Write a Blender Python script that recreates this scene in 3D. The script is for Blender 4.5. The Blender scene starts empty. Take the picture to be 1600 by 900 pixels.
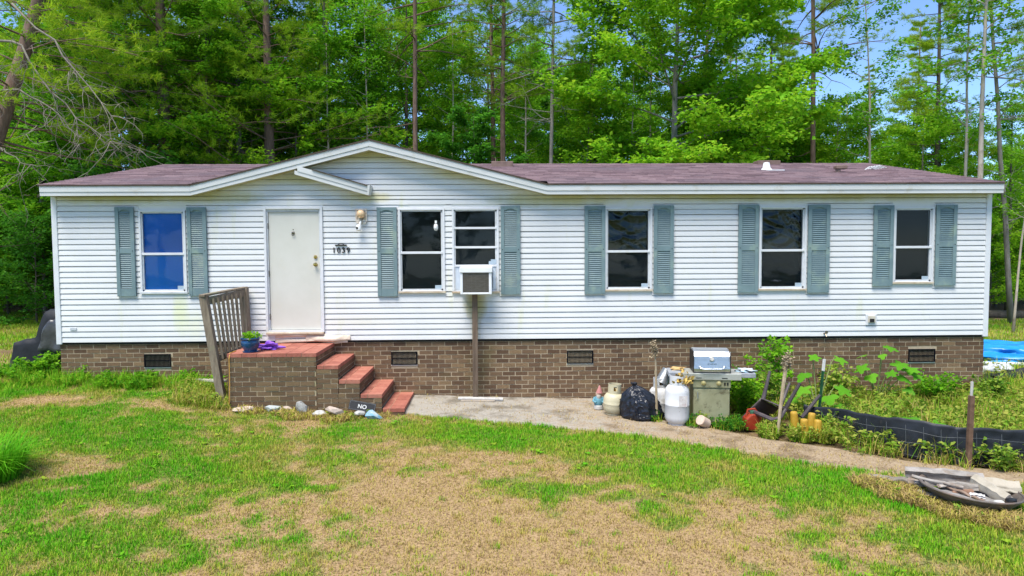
import bpy, math, random
import numpy as np
from mathutils import Vector, Matrix
random.seed(7)
S = bpy.context.scene
COL = S.collection
PI = math.pi

# ------------------------------------------------------------------ camera, sky, sun, exposure
YAW, PITCH, ROLL = 0.02562, -0.05311, -0.00524
cam_d = bpy.data.cameras.new('camera')
cam = bpy.data.objects.new('camera', cam_d); COL.objects.link(cam)
cam_d.sensor_width = 36.0
cam_d.lens = 1065.0 / 1600 * 36.0
cam_d.clip_start = 0.1; cam_d.clip_end = 2000
cam.matrix_world = Matrix.Translation((0, -11.598, 1.496)) @ Matrix.Rotation(-YAW, 4, 'Z') @ Matrix.Rotation(PI/2 + PITCH, 4, 'X') @ Matrix.Rotation(ROLL, 4, 'Z')
S.camera = cam

SUN_DIR = Vector((-0.32, -0.52, 1.35)).normalized()
SUN_EL = math.asin(SUN_DIR.z); SUN_AZ = math.atan2(SUN_DIR.x, SUN_DIR.y)
W = bpy.data.worlds.new('World'); S.world = W; W.use_nodes = True
wn = W.node_tree.nodes; wl = W.node_tree.links
wn.clear()
wo = wn.new('ShaderNodeOutputWorld'); wb = wn.new('ShaderNodeBackground'); ws = wn.new('ShaderNodeTexSky')
ws.sky_type = 'NISHITA'; ws.sun_disc = False
ws.sun_elevation = SUN_EL; ws.sun_rotation = SUN_AZ
ws.air_density = 0.75; ws.dust_density = 0.0; ws.ozone_density = 5.5; ws.altitude = 1200
wb.inputs['Strength'].default_value = 0.14
wl.new(ws.outputs[0], wb.inputs[0]); wl.new(wb.outputs[0], wo.inputs[0])
sd = bpy.data.lights.new('sun', 'SUN'); sd.energy = 3.3; sd.angle = math.radians(32); sd.color = (1.0, 0.95, 0.86)
sun = bpy.data.objects.new('sun', sd); COL.objects.link(sun)
sun.rotation_euler = SUN_DIR.to_track_quat('Z', 'Y').to_euler()
S.view_settings.view_transform = 'Standard'; S.view_settings.look = 'None'
S.view_settings.exposure = 1.12; S.view_settings.gamma = 1.0
S.view_settings.use_curve_mapping = False

# ------------------------------------------------------------------ terrain
GX = [-9, -7.3, -5, -2.7, 0, 2.5, 9]; GZ = [-.58, -.61, -.68, -.93, -1.02, -1.10, -1.12]
def gz(x, y):
    x = np.asarray(x, float); y = np.asarray(y, float)
    a = np.interp(x, GX, GZ)
    t = np.clip(-y/5.5, 0, 1); z = a*(1-t) - 1.12*t
    b = np.clip((y-14)/20, 0, 4)
    return z + b*np.interp(x, [-10, 12], [1.1, .45])
def g1(x, y): return float(gz(x, y))

rng = np.random.default_rng(11)
_lat = rng.random((64, 64))
def vnoise(x, y, s):
    x = np.asarray(x, float)*s + 100; y = np.asarray(y, float)*s + 100
    xi = np.floor(x).astype(int); yi = np.floor(y).astype(int)
    fx = x-xi; fy = y-yi; fx = fx*fx*(3-2*fx); fy = fy*fy*(3-2*fy)
    g = lambda i, j: _lat[i % 64, j % 64]
    return (g(xi, yi)*(1-fx)+g(xi+1, yi)*fx)*(1-fy) + (g(xi, yi+1)*(1-fx)+g(xi+1, yi+1)*fx)*fy
def fbm(x, y, s): return vnoise(x, y, s)*.5 + vnoise(x, y, s*2.1)*.3 + vnoise(x, y, s*4.3)*.2

# path edges (front edge against the lawn, back edge against wall and bed)
PFX = [-1.40, .25, 1.17, 2.02, 3.13, 3.92, 4.65, 5.6, 7.5, 10]
PFY = [-1.13, -1.59, -1.87, -2.22, -2.93, -3.56, -3.92, -4.32, -4.75, -5.3]
PBX = [-1.40, 1.9, 2.5, 3.1, 3.72, 4.4, 5.04, 6.1, 7.5, 10]
PBY = [.02, .02, -1.35, -1.85, -2.5, -2.92, -3.50, -3.98, -4.35, -4.8]
def yfront(x): return np.interp(x, PFX, PFY)
def yback(x): return np.interp(x, PBX, PBY)

# greenness of the lawn: where the grass is alive and where it has dried off (x, y, rx, ry, amount)
SPL = [(-4.4,-4.0,1.1,.9,.35),(-2.8,-3.7,.8,.7,.45),(-5.6,-2.3,1.7,.9,.5),(-6.6,-.8,1.6,.4,.55),(-6.7,-1.15,.9,.28,-.95),
 (-1.2,-2.1,1.2,.5,.6),(1.0,-2.5,1.3,.42,.65),(2.4,-3.5,1.2,.6,.6),(3.5,-4.4,.9,.6,.5),(.86,-4.4,.6,.3,.4),(1.8,-5.3,.45,.4,.35),(3.7,-6.1,.9,.6,.35),
 (-4.2,-5.5,1.0,.5,.3),(-3.2,-5.7,.7,.5,.25),(.2,-3.3,.9,.42,-.35),(-1.5,-4.3,1.0,.6,-.6),(-.4,-5.6,1.6,.9,-.75),(1.0,-5.7,1.0,.7,-.6),
 (2.2,-5.9,1.0,.6,-.4),(-2.6,-1.7,1.1,.45,-.4),(-1.2,-3.0,.8,.6,-.35),(-4.9,-3.4,.6,.35,-.3),(-5.0,-1.3,.7,.2,-.3),(1.2,-3.9,.9,.3,-.2),(-4.0,-1.2,.5,.3,-.3),
 (-.2,-4.6,1.0,.6,-.35),(-3.4,-4.9,.7,.35,-.3),(2.6,-4.8,.7,.35,-.25),(-3.6,-2.5,1.2,.5,.25),(4.2,-5.6,.8,.5,.3)]
def green(x, y):
    g = np.full(np.shape(x), .61)
    for cx, cy, rx, ry, a in SPL:
        g = g + .8*a*np.exp(-(((x-cx)/rx)**2 + ((y-cy)/ry)**2))
    g = g + (fbm(x, y, 1.9)-.5)*1.25 + (fbm(x+31, y+7, 5.0)-.5)*1.1
    return np.clip(g, 0, 1)

# ------------------------------------------------------------------ material helpers
MATS = {}
def nt(name):
    m = bpy.data.materials.new(name); m.use_nodes = True
    n = m.node_tree.nodes; b = n['Principled BSDF']
    return m, n, m.node_tree.links, b
def ramp(n, stops, interp='LINEAR'):
    r = n.new('ShaderNodeValToRGB'); r.color_ramp.interpolation = interp
    e = r.color_ramp.elements
    while len(e) < len(stops): e.new(0.5)
    for k, (p, c) in enumerate(stops):
        e[k].position = p; e[k].color = (c[0], c[1], c[2], 1)
    return r
def noise(n, l, scale, detail=4, rough=.55, vec=None):
    t = n.new('ShaderNodeTexNoise'); t.inputs['Scale'].default_value = scale
    t.inputs['Detail'].default_value = detail; t.inputs['Roughness'].default_value = rough
    if vec is not None: l.new(vec, t.inputs['Vector'])
    return t
def coords(n, kind='Object'):
    return n.new('ShaderNodeTexCoord').outputs[kind]
def position(n): return n.new('ShaderNodeNewGeometry').outputs['Position']
def mapping(n, l, vec, scale):
    mp = n.new('ShaderNodeMapping'); mp.inputs['Scale'].default_value = scale; l.new(vec, mp.inputs['Vector']); return mp.outputs[0]
def mix(n, l, fac, a, b, mode='MIX'):
    m = n.new('ShaderNodeMix'); m.data_type = 'RGBA'; m.blend_type = mode
    for s, v in ((0, fac), (6, a), (7, b)):
        if hasattr(v, 'is_linked') or hasattr(v, 'links'): l.new(v, m.inputs[s])
        elif s == 0: m.inputs[0].default_value = v
        else: m.inputs[s].default_value = (v[0], v[1], v[2], 1)
    return m.outputs[2]
def bump(n, l, b, h, strength=.3, dist=.01):
    k = n.new('ShaderNodeBump'); k.inputs['Strength'].default_value = strength; k.inputs['Distance'].default_value = dist
    l.new(h, k.inputs['Height']); l.new(k.outputs[0], b.inputs['Normal'])
def pm(name, c1, c2, scale=6, rough=.6, metal=0, bs=.15, bscale=None, stretch=None, c3=None, dscale=1.5, damt=(.55, .75), spec=.4, space='pos'):
    """general mottled material: two colours in a noise, an optional third as stains"""
    if name in MATS: return MATS[name]
    m, n, l, b = nt(name)
    v = position(n) if space == 'pos' else coords(n)
    vv = mapping(n, l, v, stretch) if stretch else v
    t = noise(n, l, scale, 5, .6, vv)
    r = ramp(n, [(.3, c1), (.7, c2)]); l.new(t.outputs[0], r.inputs[0])
    out = r.outputs[0]
    if c3:
        t2 = noise(n, l, dscale, 6, .65, v)
        r2 = ramp(n, [(damt[0], (0, 0, 0)), (damt[1], (1, 1, 1))]); l.new(t2.outputs[0], r2.inputs[0])
        out = mix(n, l, r2.outputs[0], out, c3)
    l.new(out, b.inputs['Base Color'])
    b.inputs['Roughness'].default_value = rough; b.inputs['Metallic'].default_value = metal
    b.inputs['Specular IOR Level'].default_value = spec
    if bs:
        t3 = noise(n, l, bscale or scale*4, 4, .6, vv); bump(n, l, b, t3.outputs[0], bs, .01)
    MATS[name] = m; return m

def leaf_mat(name, a, b_, c, trans=.38, rough=.5):
    """a..c: darker, mid and yellower leaf colours, mixed per leaf and per tree"""
    if name in MATS: return MATS[name]
    m, n, l, b = nt(name)
    g = n.new('ShaderNodeNewGeometry'); oi = n.new('ShaderNodeObjectInfo')
    t = noise(n, l, .55, 2, .5, g.outputs['Position'])
    ma = n.new('ShaderNodeMath'); ma.operation = 'MULTIPLY_ADD'; ma.inputs[1].default_value = .45; l.new(g.outputs['Random Per Island'], ma.inputs[0])
    mb = n.new('ShaderNodeMath'); mb.operation = 'MULTIPLY'; mb.inputs[1].default_value = .45; l.new(t.outputs[0], mb.inputs[0]); l.new(mb.outputs[0], ma.inputs[2])
    mc = n.new('ShaderNodeMath'); mc.operation = 'MULTIPLY_ADD'; mc.inputs[1].default_value = .22; l.new(oi.outputs['Random'], mc.inputs[0]); l.new(ma.outputs[0], mc.inputs[2])
    r = ramp(n, [(.22, a), (.52, b_), (.85, c)]); l.new(mc.outputs[0], r.inputs[0])
    l.new(r.outputs[0], b.inputs['Base Color']); b.inputs['Roughness'].default_value = rough; b.inputs['Specular IOR Level'].default_value = .12
    tr = n.new('ShaderNodeBsdfTranslucent'); l.new(r.outputs[0], tr.inputs['Color'])
    mx = n.new('ShaderNodeMixShader'); mx.inputs[0].default_value = trans
    l.new(b.outputs[0], mx.inputs[1]); l.new(tr.outputs[0], mx.inputs[2]); l.new(mx.outputs[0], n['Material Output'].inputs[0])
    MATS[name] = m; return m

# ------------------------------------------------------------------ mesh helpers
def np_mesh(name, V, faces, smooth=False):
    """V (N,3); faces list of (M,k) int arrays"""
    me = bpy.data.meshes.new(name)
    V = np.ascontiguousarray(V, np.float32)
    me.vertices.add(len(V)); me.vertices.foreach_set('co', V.ravel())
    faces = [f for f in faces if len(f)]
    tot = sum(f.size for f in faces); nf = sum(len(f) for f in faces)
    me.loops.add(tot); me.polygons.add(nf)
    me.loops.foreach_set('vertex_index', np.concatenate([f.ravel() for f in faces]).astype(np.int32))
    st = []; o = 0
    for f in faces:
        k = f.shape[1]; st.append(o + np.arange(len(f))*k); o += f.size
    me.polygons.foreach_set('loop_start', np.concatenate(st).astype(np.int32))
    if smooth: me.polygons.foreach_set('use_smooth', np.ones(nf, bool))
    me.update(calc_edges=True); me.validate()
    return me
def link(name, me, m=None, parent=None, loc=None):
    o = bpy.data.objects.new(name, me); COL.objects.link(o)
    if m is not None and me is not None:
        me.materials.clear(); me.materials.append(m)
    if parent is not None: o.parent = parent
    if loc is not None: o.location = loc
    return o
def worldloc(o):
    v = Vector((0, 0, 0))
    while o is not None: v = v + o.location; o = o.parent
    return v
class MB:
    def __init__(s): s.v = []; s.f = []
    def add(s, vs, fs):
        o = len(s.v); s.v += [tuple(map(float, p)) for p in vs]; s.f += [tuple(i+o for i in f) for f in fs]; return s
    def box(s, x0, x1, y0, y1, z0, z1, M=None):
        vs = [(x, y, z) for x in (x0, x1) for y in (y0, y1) for z in (z0, z1)]
        if M is not None: vs = [M @ Vector(p) for p in vs]
        return s.add(vs, [(0,1,3,2),(4,6,7,5),(0,4,5,1),(2,3,7,6),(0,2,6,4),(1,5,7,3)])
    def bar(s, a, b, w, d, up=(0, 0, 1)):
        """square bar from a to b, w across, d deep"""
        a = Vector(a); b = Vector(b); t = (b-a).normalized(); u = Vector(up)
        r = t.cross(u)
        if r.length < 1e-3: r = t.cross(Vector((0, 1, 0)))
        r.normalize(); u = r.cross(t)
        vs = []
        for p in (a, b):
            for i, j in ((-1,-1),(1,-1),(1,1),(-1,1)): vs.append(p + r*(w/2*i) + u*(d/2*j))
        return s.add(vs, [(3,2,1,0),(4,5,6,7),(0,1,5,4),(1,2,6,5),(2,3,7,6),(3,0,4,7)])
    def prism(s, pts, y0, y1):
        """polygon pts [(x,z)] counter clockwise seen from -y, extruded from y0 (front) to y1"""
        n = len(pts); vs = [(x, y0, z) for x, z in pts] + [(x, y1, z) for x, z in pts]
        fs = [tuple(range(n)), tuple(range(2*n-1, n-1, -1))] + [((i+1) % n, i, i+n, (i+1) % n+n) for i in range(n)]
        return s.add(vs, fs)
    def tube(s, pts, radii, n=8, cap=True):
        pts = [Vector(p) for p in pts]
        if not hasattr(radii, '__len__'): radii = [radii]*len(pts)
        ref = None; vs = []
        for i, p in enumerate(pts):
            t = (pts[min(i+1, len(pts)-1)] - pts[max(i-1, 0)]).normalized()
            if ref is None:
                ref = t.orthogonal().normalized()
            ref = (ref - t*ref.dot(t)).normalized(); bi = t.cross(ref)
            for k in range(n):
                a = 2*PI*k/n; vs.append(p + (ref*math.cos(a)+bi*math.sin(a))*radii[i])
        fs = []
        for i in range(len(pts)-1):
            for k in range(n):
                fs.append((i*n+k, i*n+(k+1) % n, (i+1)*n+(k+1) % n, (i+1)*n+k))
        if cap:
            fs.append(tuple(range(n-1, -1, -1))); fs.append(tuple(range((len(pts)-1)*n, len(pts)*n)))
        return s.add(vs, fs)
    def lathe(s, prof, n=24, M=None, c=(0, 0, 0)):
        vs = []
        for r, z in prof:
            for k in range(n):
                a = 2*PI*k/n; p = Vector((r*math.cos(a), r*math.sin(a), z))
                if M is not None: p = M @ p
                vs.append(p + Vector(c))
        fs = []
        for i in range(len(prof)-1):
            for k in range(n): fs.append((i*n+k, i*n+(k+1) % n, (i+1)*n+(k+1) % n, (i+1)*n+k))
        fs.append(tuple(range(n-1, -1, -1))); fs.append(tuple(range((len(prof)-1)*n, len(prof)*n)))
        return s.add(vs, fs)
    def build(s, name, m, parent=None, smooth=False, bev=0, kind=None):
        """vertices are in world coordinates; the object gets its parent's frame"""
        me = bpy.data.meshes.new(name)
        off = worldloc(parent) if parent is not None else Vector((0, 0, 0))
        vs = [(a-off.x, b-off.y, c-off.z) for a, b, c in s.v]
        me.from_pydata(vs, [], s.f); me.update()
        if smooth:
            for p in me.polygons: p.use_smooth = True
            me.set_sharp_from_angle(angle=math.radians(40))
        o = link(name, me, m, parent)
        if bev:
            bm = o.modifiers.new('bevel', 'BEVEL'); bm.width = bev; bm.segments = 2; bm.limit_method = 'ANGLE'
        if kind: o['kind'] = kind
        return o
def thing(name, label, cat, loc=(0, 0, 0), group=None):
    o = bpy.data.objects.new(name, None); COL.objects.link(o); o.location = loc; o.empty_display_size = .2
    o['label'] = label; o['category'] = cat
    if group: o['group'] = group
    return o
def tag(o, label, cat, group=None):
    o['label'] = label; o['category'] = cat
    if group: o['group'] = group
    return o
def copy_tree(o, parent=None):
    c = o.copy(); COL.objects.link(c)
    if parent is not None: c.parent = parent
    for ch in list(o.children): copy_tree(ch, c)
    return c
def struct(o): o['kind'] = 'structure'; return o

# ------------------------------------------------------------------ the ground
def axis(segs):
    out = []
    for a, b, st in segs: out += list(np.arange(a, b, st))
    return np.array(out + [segs[-1][1]])
gxs = axis([(-320,-60,20),(-60,-20,2.5),(-20,-9,.4),(-9,9,.085),(9,24,.4),(24,60,2.5),(60,320,20)])
gys = axis([(-60,-8,3),(-8,.3,.07),(.3,16,.4),(16,80,3),(80,420,20)])
XX, YY = np.meshgrid(gxs, gys, indexing='ij')
ZZ = gz(XX, YY) + (fbm(XX, YY, 2.2)-.5)*.035*(YY < -.3) + (fbm(XX, YY, 9)-.5)*.018*((YY < -.3) & (YY > -8))
onpath = (XX > -1.3) & (YY > yfront(XX)+.03) & (YY < .1)
ZZ = np.where(onpath, gz(XX, YY)-.03, ZZ)
ni, nj = XX.shape
idx = np.arange(ni*nj).reshape(ni, nj)
quads = np.stack([idx[:-1,:-1], idx[1:,:-1], idx[1:,1:], idx[:-1,1:]], -1).reshape(-1, 4)
gme = np_mesh('ground', np.stack([XX, YY, ZZ], -1).reshape(-1, 3), [quads], True)
at = gme.attributes.new('green', 'FLOAT', 'POINT'); at.data.foreach_set('value', green(XX, YY).ravel().astype(np.float32))
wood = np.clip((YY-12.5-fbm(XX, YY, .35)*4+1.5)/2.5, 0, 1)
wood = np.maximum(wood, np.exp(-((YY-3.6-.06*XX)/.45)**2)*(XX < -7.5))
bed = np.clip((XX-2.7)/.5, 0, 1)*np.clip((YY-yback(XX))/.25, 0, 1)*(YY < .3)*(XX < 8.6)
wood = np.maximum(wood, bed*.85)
at = gme.attributes.new('wood', 'FLOAT', 'POINT'); at.data.foreach_set('value', wood.ravel().astype(np.float32))
m, n, l, b = nt('earth')
pos = position(n)
ag = n.new('ShaderNodeAttribute'); ag.attribute_name = 'green'
aw = n.new('ShaderNodeAttribute'); aw.attribute_name = 'wood'
t1 = noise(n, l, 7, 6, .65, pos); t2 = noise(n, l, 55, 5, .7, pos); t3 = noise(n, l, 2.3, 4, .6, pos); t4 = noise(n, l, 28, 4, .7, pos)
soil = ramp(n, [(.25, (.15,.095,.05)), (.5, (.38,.26,.135)), (.75, (.54,.39,.22))]); l.new(t2.outputs[0], soil.inputs[0])
turf = ramp(n, [(.3, (.06,.115,.016)), (.55, (.13,.19,.03)), (.75, (.28,.25,.065))]); l.new(t4.outputs[0], turf.inputs[0])
ad = n.new('ShaderNodeMath'); ad.operation = 'MULTIPLY_ADD'; ad.inputs[1].default_value = .5; l.new(t1.outputs[0], ad.inputs[0]); l.new(ag.outputs['Fac'], ad.inputs[2])
fr = ramp(n, [(.55, (0,0,0)), (.9, (1,1,1))]); l.new(ad.outputs[0], fr.inputs[0])
c = mix(n, l, fr.outputs[0], soil.outputs[0], turf.outputs[0])
spk = ramp(n, [(.36, (.25,.2,.15)), (.50, (1,1,1))]); l.new(t4.outputs[0], spk.inputs[0])
c = mix(n, l, .75, c, spk.outputs[0], 'MULTIPLY')
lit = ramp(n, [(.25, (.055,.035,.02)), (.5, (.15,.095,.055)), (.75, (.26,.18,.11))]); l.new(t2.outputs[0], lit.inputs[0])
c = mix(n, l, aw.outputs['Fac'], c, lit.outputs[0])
l.new(c, b.inputs['Base Color']); b.inputs['Roughness'].default_value = .95; b.inputs['Specular IOR Level'].default_value = .1
bump(n, l, b, t2.outputs[0], .7, .03)
ground = struct(link('ground', gme, m))

# ------------------------------------------------------------------ concrete path
px = np.linspace(-1.40, 10, 150); rows = 26
PV = []; 
for x in px:
    a, c_ = float(yfront(x)), float(yback(x))
    a += (float(fbm(x, 3.1, 2.0))-.5)*.12*min(1, max(0, x+1)); 
    for j in range(rows):
        y = a + (c_-a)*j/(rows-1)
        PV.append((x, y, g1(x, y)+.028 + (float(fbm(x, y, 3))-.5)*.02))
    PV.append((x, a-.004, g1(x, a)-.06))
PV = np.array(PV); R1 = rows+1
ii = np.arange(len(px)-1)
fs = [np.stack([ii*R1+j, (ii+1)*R1+j, (ii+1)*R1+j+1, ii*R1+j+1], -1) for j in range(rows-1)]
fs.append(np.stack([ii*R1+rows, (ii+1)*R1+rows, (ii+1)*R1, ii*R1], -1))
m, n, l, b = nt('old_concrete')
pos = position(n); t1 = noise(n, l, 2.2, 6, .65, pos); t2 = noise(n, l, 40, 5, .7, pos); t3 = noise(n, l, 7, 6, .7, pos)
base = ramp(n, [(.3, (.23,.205,.17)), (.7, (.38,.35,.30))]); l.new(t2.outputs[0], base.inputs[0])
sx = n.new('ShaderNodeSeparateXYZ'); l.new(pos, sx.inputs[0])
mr = n.new('ShaderNodeMapRange'); mr.inputs[1].default_value = .2; mr.inputs[2].default_value = 4.2; l.new(sx.outputs[0], mr.inputs[0])
ad = n.new('ShaderNodeMath'); ad.operation = 'MULTIPLY_ADD'; ad.inputs[1].default_value = .55; l.new(mr.outputs[0], ad.inputs[0]); l.new(t3.outputs[0], ad.inputs[2])
rr = ramp(n, [(.52, (0,0,0)), (.85, (1,1,1))]); l.new(ad.outputs[0], rr.inputs[0])
dirt = ramp(n, [(.3, (.19,.125,.07)), (.5, (.30,.225,.145)), (.7, (.40,.32,.215))]); l.new(t2.outputs[0], dirt.inputs[0])
c = mix(n, l, rr.outputs[0], base.outputs[0], dirt.outputs[0])
st = ramp(n, [(.36, (.45,.42,.36)), (.5, (1,1,1))]); l.new(t1.outputs[0], st.inputs[0])
c = mix(n, l, .8, c, st.outputs[0], 'MULTIPLY')
l.new(c, b.inputs['Base Color']); b.inputs['Roughness'].default_value = .9; b.inputs['Specular IOR Level'].default_value = .2
bump(n, l, b, t2.outputs[0], .5, .012)
struct(link('path', np_mesh('path', PV, fs, False), m))

# ------------------------------------------------------------------ grass
def blades(P, az, h, w, lean):
    """P (N,3) roots; bent blades of 1 quad and 1 triangle; returns V, quads, tris"""
    N = len(P); ca, sa = np.cos(az), np.sin(az)
    side = np.stack([-sa, ca, np.zeros(N)], -1)*(w/2)[:, None]
    d = np.stack([ca, sa, np.zeros(N)], -1); up = np.array([0, 0, 1.0])
    mid = P + d*(h*lean*.35)[:, None] + up*(h*.6*np.sqrt(np.clip(1-lean*lean*.3, .05, 1)))[:, None]
    tip = P + d*(h*lean)[:, None] + up*(h*np.sqrt(np.clip(1-lean*lean, .02, 1)))[:, None]
    V = np.stack([P-side, P+side, mid-side*.7, mid+side*.7, tip], 1).reshape(-1, 3)
    o = np.arange(N)*5
    return V, np.stack([o, o+1, o+3, o+2], -1), np.stack([o+2, o+3, o+4], -1)
def grass_obj(name, P, az, h, w, lean, tint, mat_):
    V, q, t = blades(P, az, h, w, lean)
    me = np_mesh(name, V, [q, t])
    a = me.attributes.new('tint', 'FLOAT', 'POINT'); a.data.foreach_set('value', np.repeat(tint, 5).astype(np.float32))
    o = link(name, me, mat_); o['kind'] = 'stuff'; return o
m, n, l, b = nt('grass_blades')
a = n.new('ShaderNodeAttribute'); a.attribute_name = 'tint'
r = ramp(n, [(0, (.17,.12,.055)), (.10, (.46,.32,.15)), (.27, (.48,.39,.11)), (.45, (.38,.40,.05)), (.68, (.22,.42,.02)), (1, (.10,.38,.012))]); l.new(a.outputs['Fac'], r.inputs[0])
l.new(r.outputs[0], b.inputs['Base Color']); b.inputs['Roughness'].default_value = .6; b.inputs['Specular IOR Level'].default_value = .06
tr = n.new('ShaderNodeBsdfTranslucent'); l.new(r.outputs[0], tr.inputs[0]); mx = n.new('ShaderNodeMixShader'); mx.inputs[0].default_value = .3
l.new(b.outputs[0], mx.inputs[1]); l.new(tr.outputs[0], mx.inputs[2]); l.new(mx.outputs[0], n['Material Output'].inputs[0])
GRASS = m
def on_lawn(x, y):
    front = (y < np.where(x > -1.40, yfront(x)-.0, -.02))
    stoop = (x > -4.12) & (x < -1.36) & (y > -1.22)
    return front & ~stoop & (x < 7) & (np.abs(x) < .80*(y+11.6)+.35)
N = 560000
x = rng.uniform(-9.5, 7, N); y = -7.2 + 7.2*rng.random(N)**1.05
k = on_lawn(x, y); x, y = x[k], y[k]
g = green(x, y)
keep = rng.random(len(x)) < (.62 + .4*g)*np.clip(.05+1.75*fbm(x+13, y+5, 8.0), .15, 1.2)
x, y, g = x[keep], y[keep], g[keep]
N = len(x)
dry = rng.random(N) > np.clip(g*1.05+.06+(fbm(x+9, y+3, 7)-.5)*.9, .10, .96)
hue = np.clip((fbm(x+50, y+20, 1.1)-.5)*1.1, -.3, .3)
tint = np.where(dry, rng.uniform(0, .36, N), np.clip(g*.66+.12+hue+rng.normal(0, .13, N), .26, 1))
h = np.where(dry, rng.uniform(.016, .045, N), rng.uniform(.022, .048, N)*(.6+.7*g))
tall = np.exp(-((y+.25)/.28)**2)*(x < -4.2); h = h*(1+2.2*tall*rng.random(N))
edge = np.exp(-((y-yfront(x)+.12)/.13)**2)*(x > -1.4); h = h*(1+.9*edge*rng.random(N))
h = h*(.45+1.1*fbm(x+3, y+8, 6.0))
lean = np.where(dry, rng.uniform(.5, .97, N), rng.uniform(.1, .75, N))
w = np.where(dry, rng.uniform(.004, .007, N), rng.uniform(.006, .010, N))
z = gz(x, y) + (fbm(x, y, 2.2)-.5)*.035*(y < -.3) + (fbm(x, y, 9)-.5)*.018*(y < -.3)
grass_obj('lawn_grass', np.stack([x, y, z], -1), rng.uniform(0, 2*PI, N), h, w, lean, tint, GRASS)
# dark dry tufts dotted over the worn turf
N2 = 420; cx = rng.uniform(-4.5, 4.5, N2); cy = rng.uniform(-6.6, -1.4, N2); k = on_lawn(cx, cy) & (green(cx, cy) < .55); cx, cy = cx[k], cy[k]
x = (cx[:, None]+rng.normal(0, .035, (len(cx), 26))).ravel(); y = (cy[:, None]+rng.normal(0, .03, (len(cx), 26))).ravel(); M2 = len(x)
tt_ = np.repeat(rng.choice([.22, .34, .5, .62], len(cx)), 26)+rng.normal(0, .05, M2)
k = y < yfront(x)-.05; x, y, tt_ = x[k], y[k], tt_[k]; M2 = len(x)
grass_obj('dry_tufts', np.stack([x, y, gz(x, y)], -1), rng.uniform(0, 2*PI, M2), rng.uniform(.03, .075, M2), rng.uniform(.005, .008, M2), rng.uniform(.2, .9, M2), np.clip(tt_, 0, 1), GRASS)
# flat rosettes of small broad leaved weeds
N3 = 330; cx = rng.uniform(-7, 5.5, N3); cy = rng.uniform(-6.6, -.4, N3); k = on_lawn(cx, cy) & (green(cx, cy) > .55); cx, cy = cx[k], cy[k]; nl_ = 9
a = rng.uniform(0, 2*PI, (len(cx), nl_)).ravel(); X3 = np.repeat(cx, nl_); Y3 = np.repeat(cy, nl_); M3 = len(a); ln = rng.uniform(.02, .065, M3)
D3 = np.stack([np.cos(a), np.sin(a), rng.uniform(.15, .8, M3)], -1); D3 /= np.linalg.norm(D3, axis=1, keepdims=True); S3 = np.stack([-np.sin(a), np.cos(a), np.zeros(M3)], -1)
P3 = np.stack([X3, Y3, gz(X3, Y3)+.012], -1); mid = P3+D3*(ln*.55)[:, None]; wd = (ln*.28)[:, None]
V3 = np.stack([P3, mid+S3*wd, P3+D3*ln[:, None]-np.array([0, 0, 1.])*(ln*.15)[:, None], mid-S3*wd], 1).reshape(-1, 3); o3 = np.arange(M3)*4
me3 = np_mesh('lawn_weeds', V3, [np.stack([o3, o3+1, o3+2], -1), np.stack([o3, o3+2, o3+3], -1)])
at3 = me3.attributes.new('tint', 'FLOAT', 'POINT'); at3.data.foreach_set('value', np.repeat(np.repeat(rng.uniform(.55, 1, len(cx)), nl_), 4).astype(np.float32)); link('lawn_weeds', me3, GRASS)['kind'] = 'stuff'
# rougher grass to the sides and behind the house
N = 60000
x = np.concatenate([rng.uniform(-20, -7.45, N), rng.uniform(8.65, 24, N)]); y = np.concatenate([rng.uniform(-1.5, 13, N)**1, rng.uniform(-4.5, 13, N)])
k = (np.abs(x) < .78*(y+11.6)+.4) & ~((x < -7.4) & (np.abs(y-3.6-.06*x) < .4)) & (np.abs(x) > .60*(y+11.6)); x, y = x[k], y[k]; N = len(x)
g = np.clip(fbm(x, y, .9)*1.25, 0, 1)
tint = np.clip(.30+.5*g+rng.normal(0, .13, N), 0, 1)
grass_obj('rough_grass', np.stack([x, y, gz(x, y)], -1), rng.uniform(0, 2*PI, N), rng.uniform(.05, .13, N), rng.uniform(.010, .02, N), rng.uniform(.1, .8, N), tint, GRASS)

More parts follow.
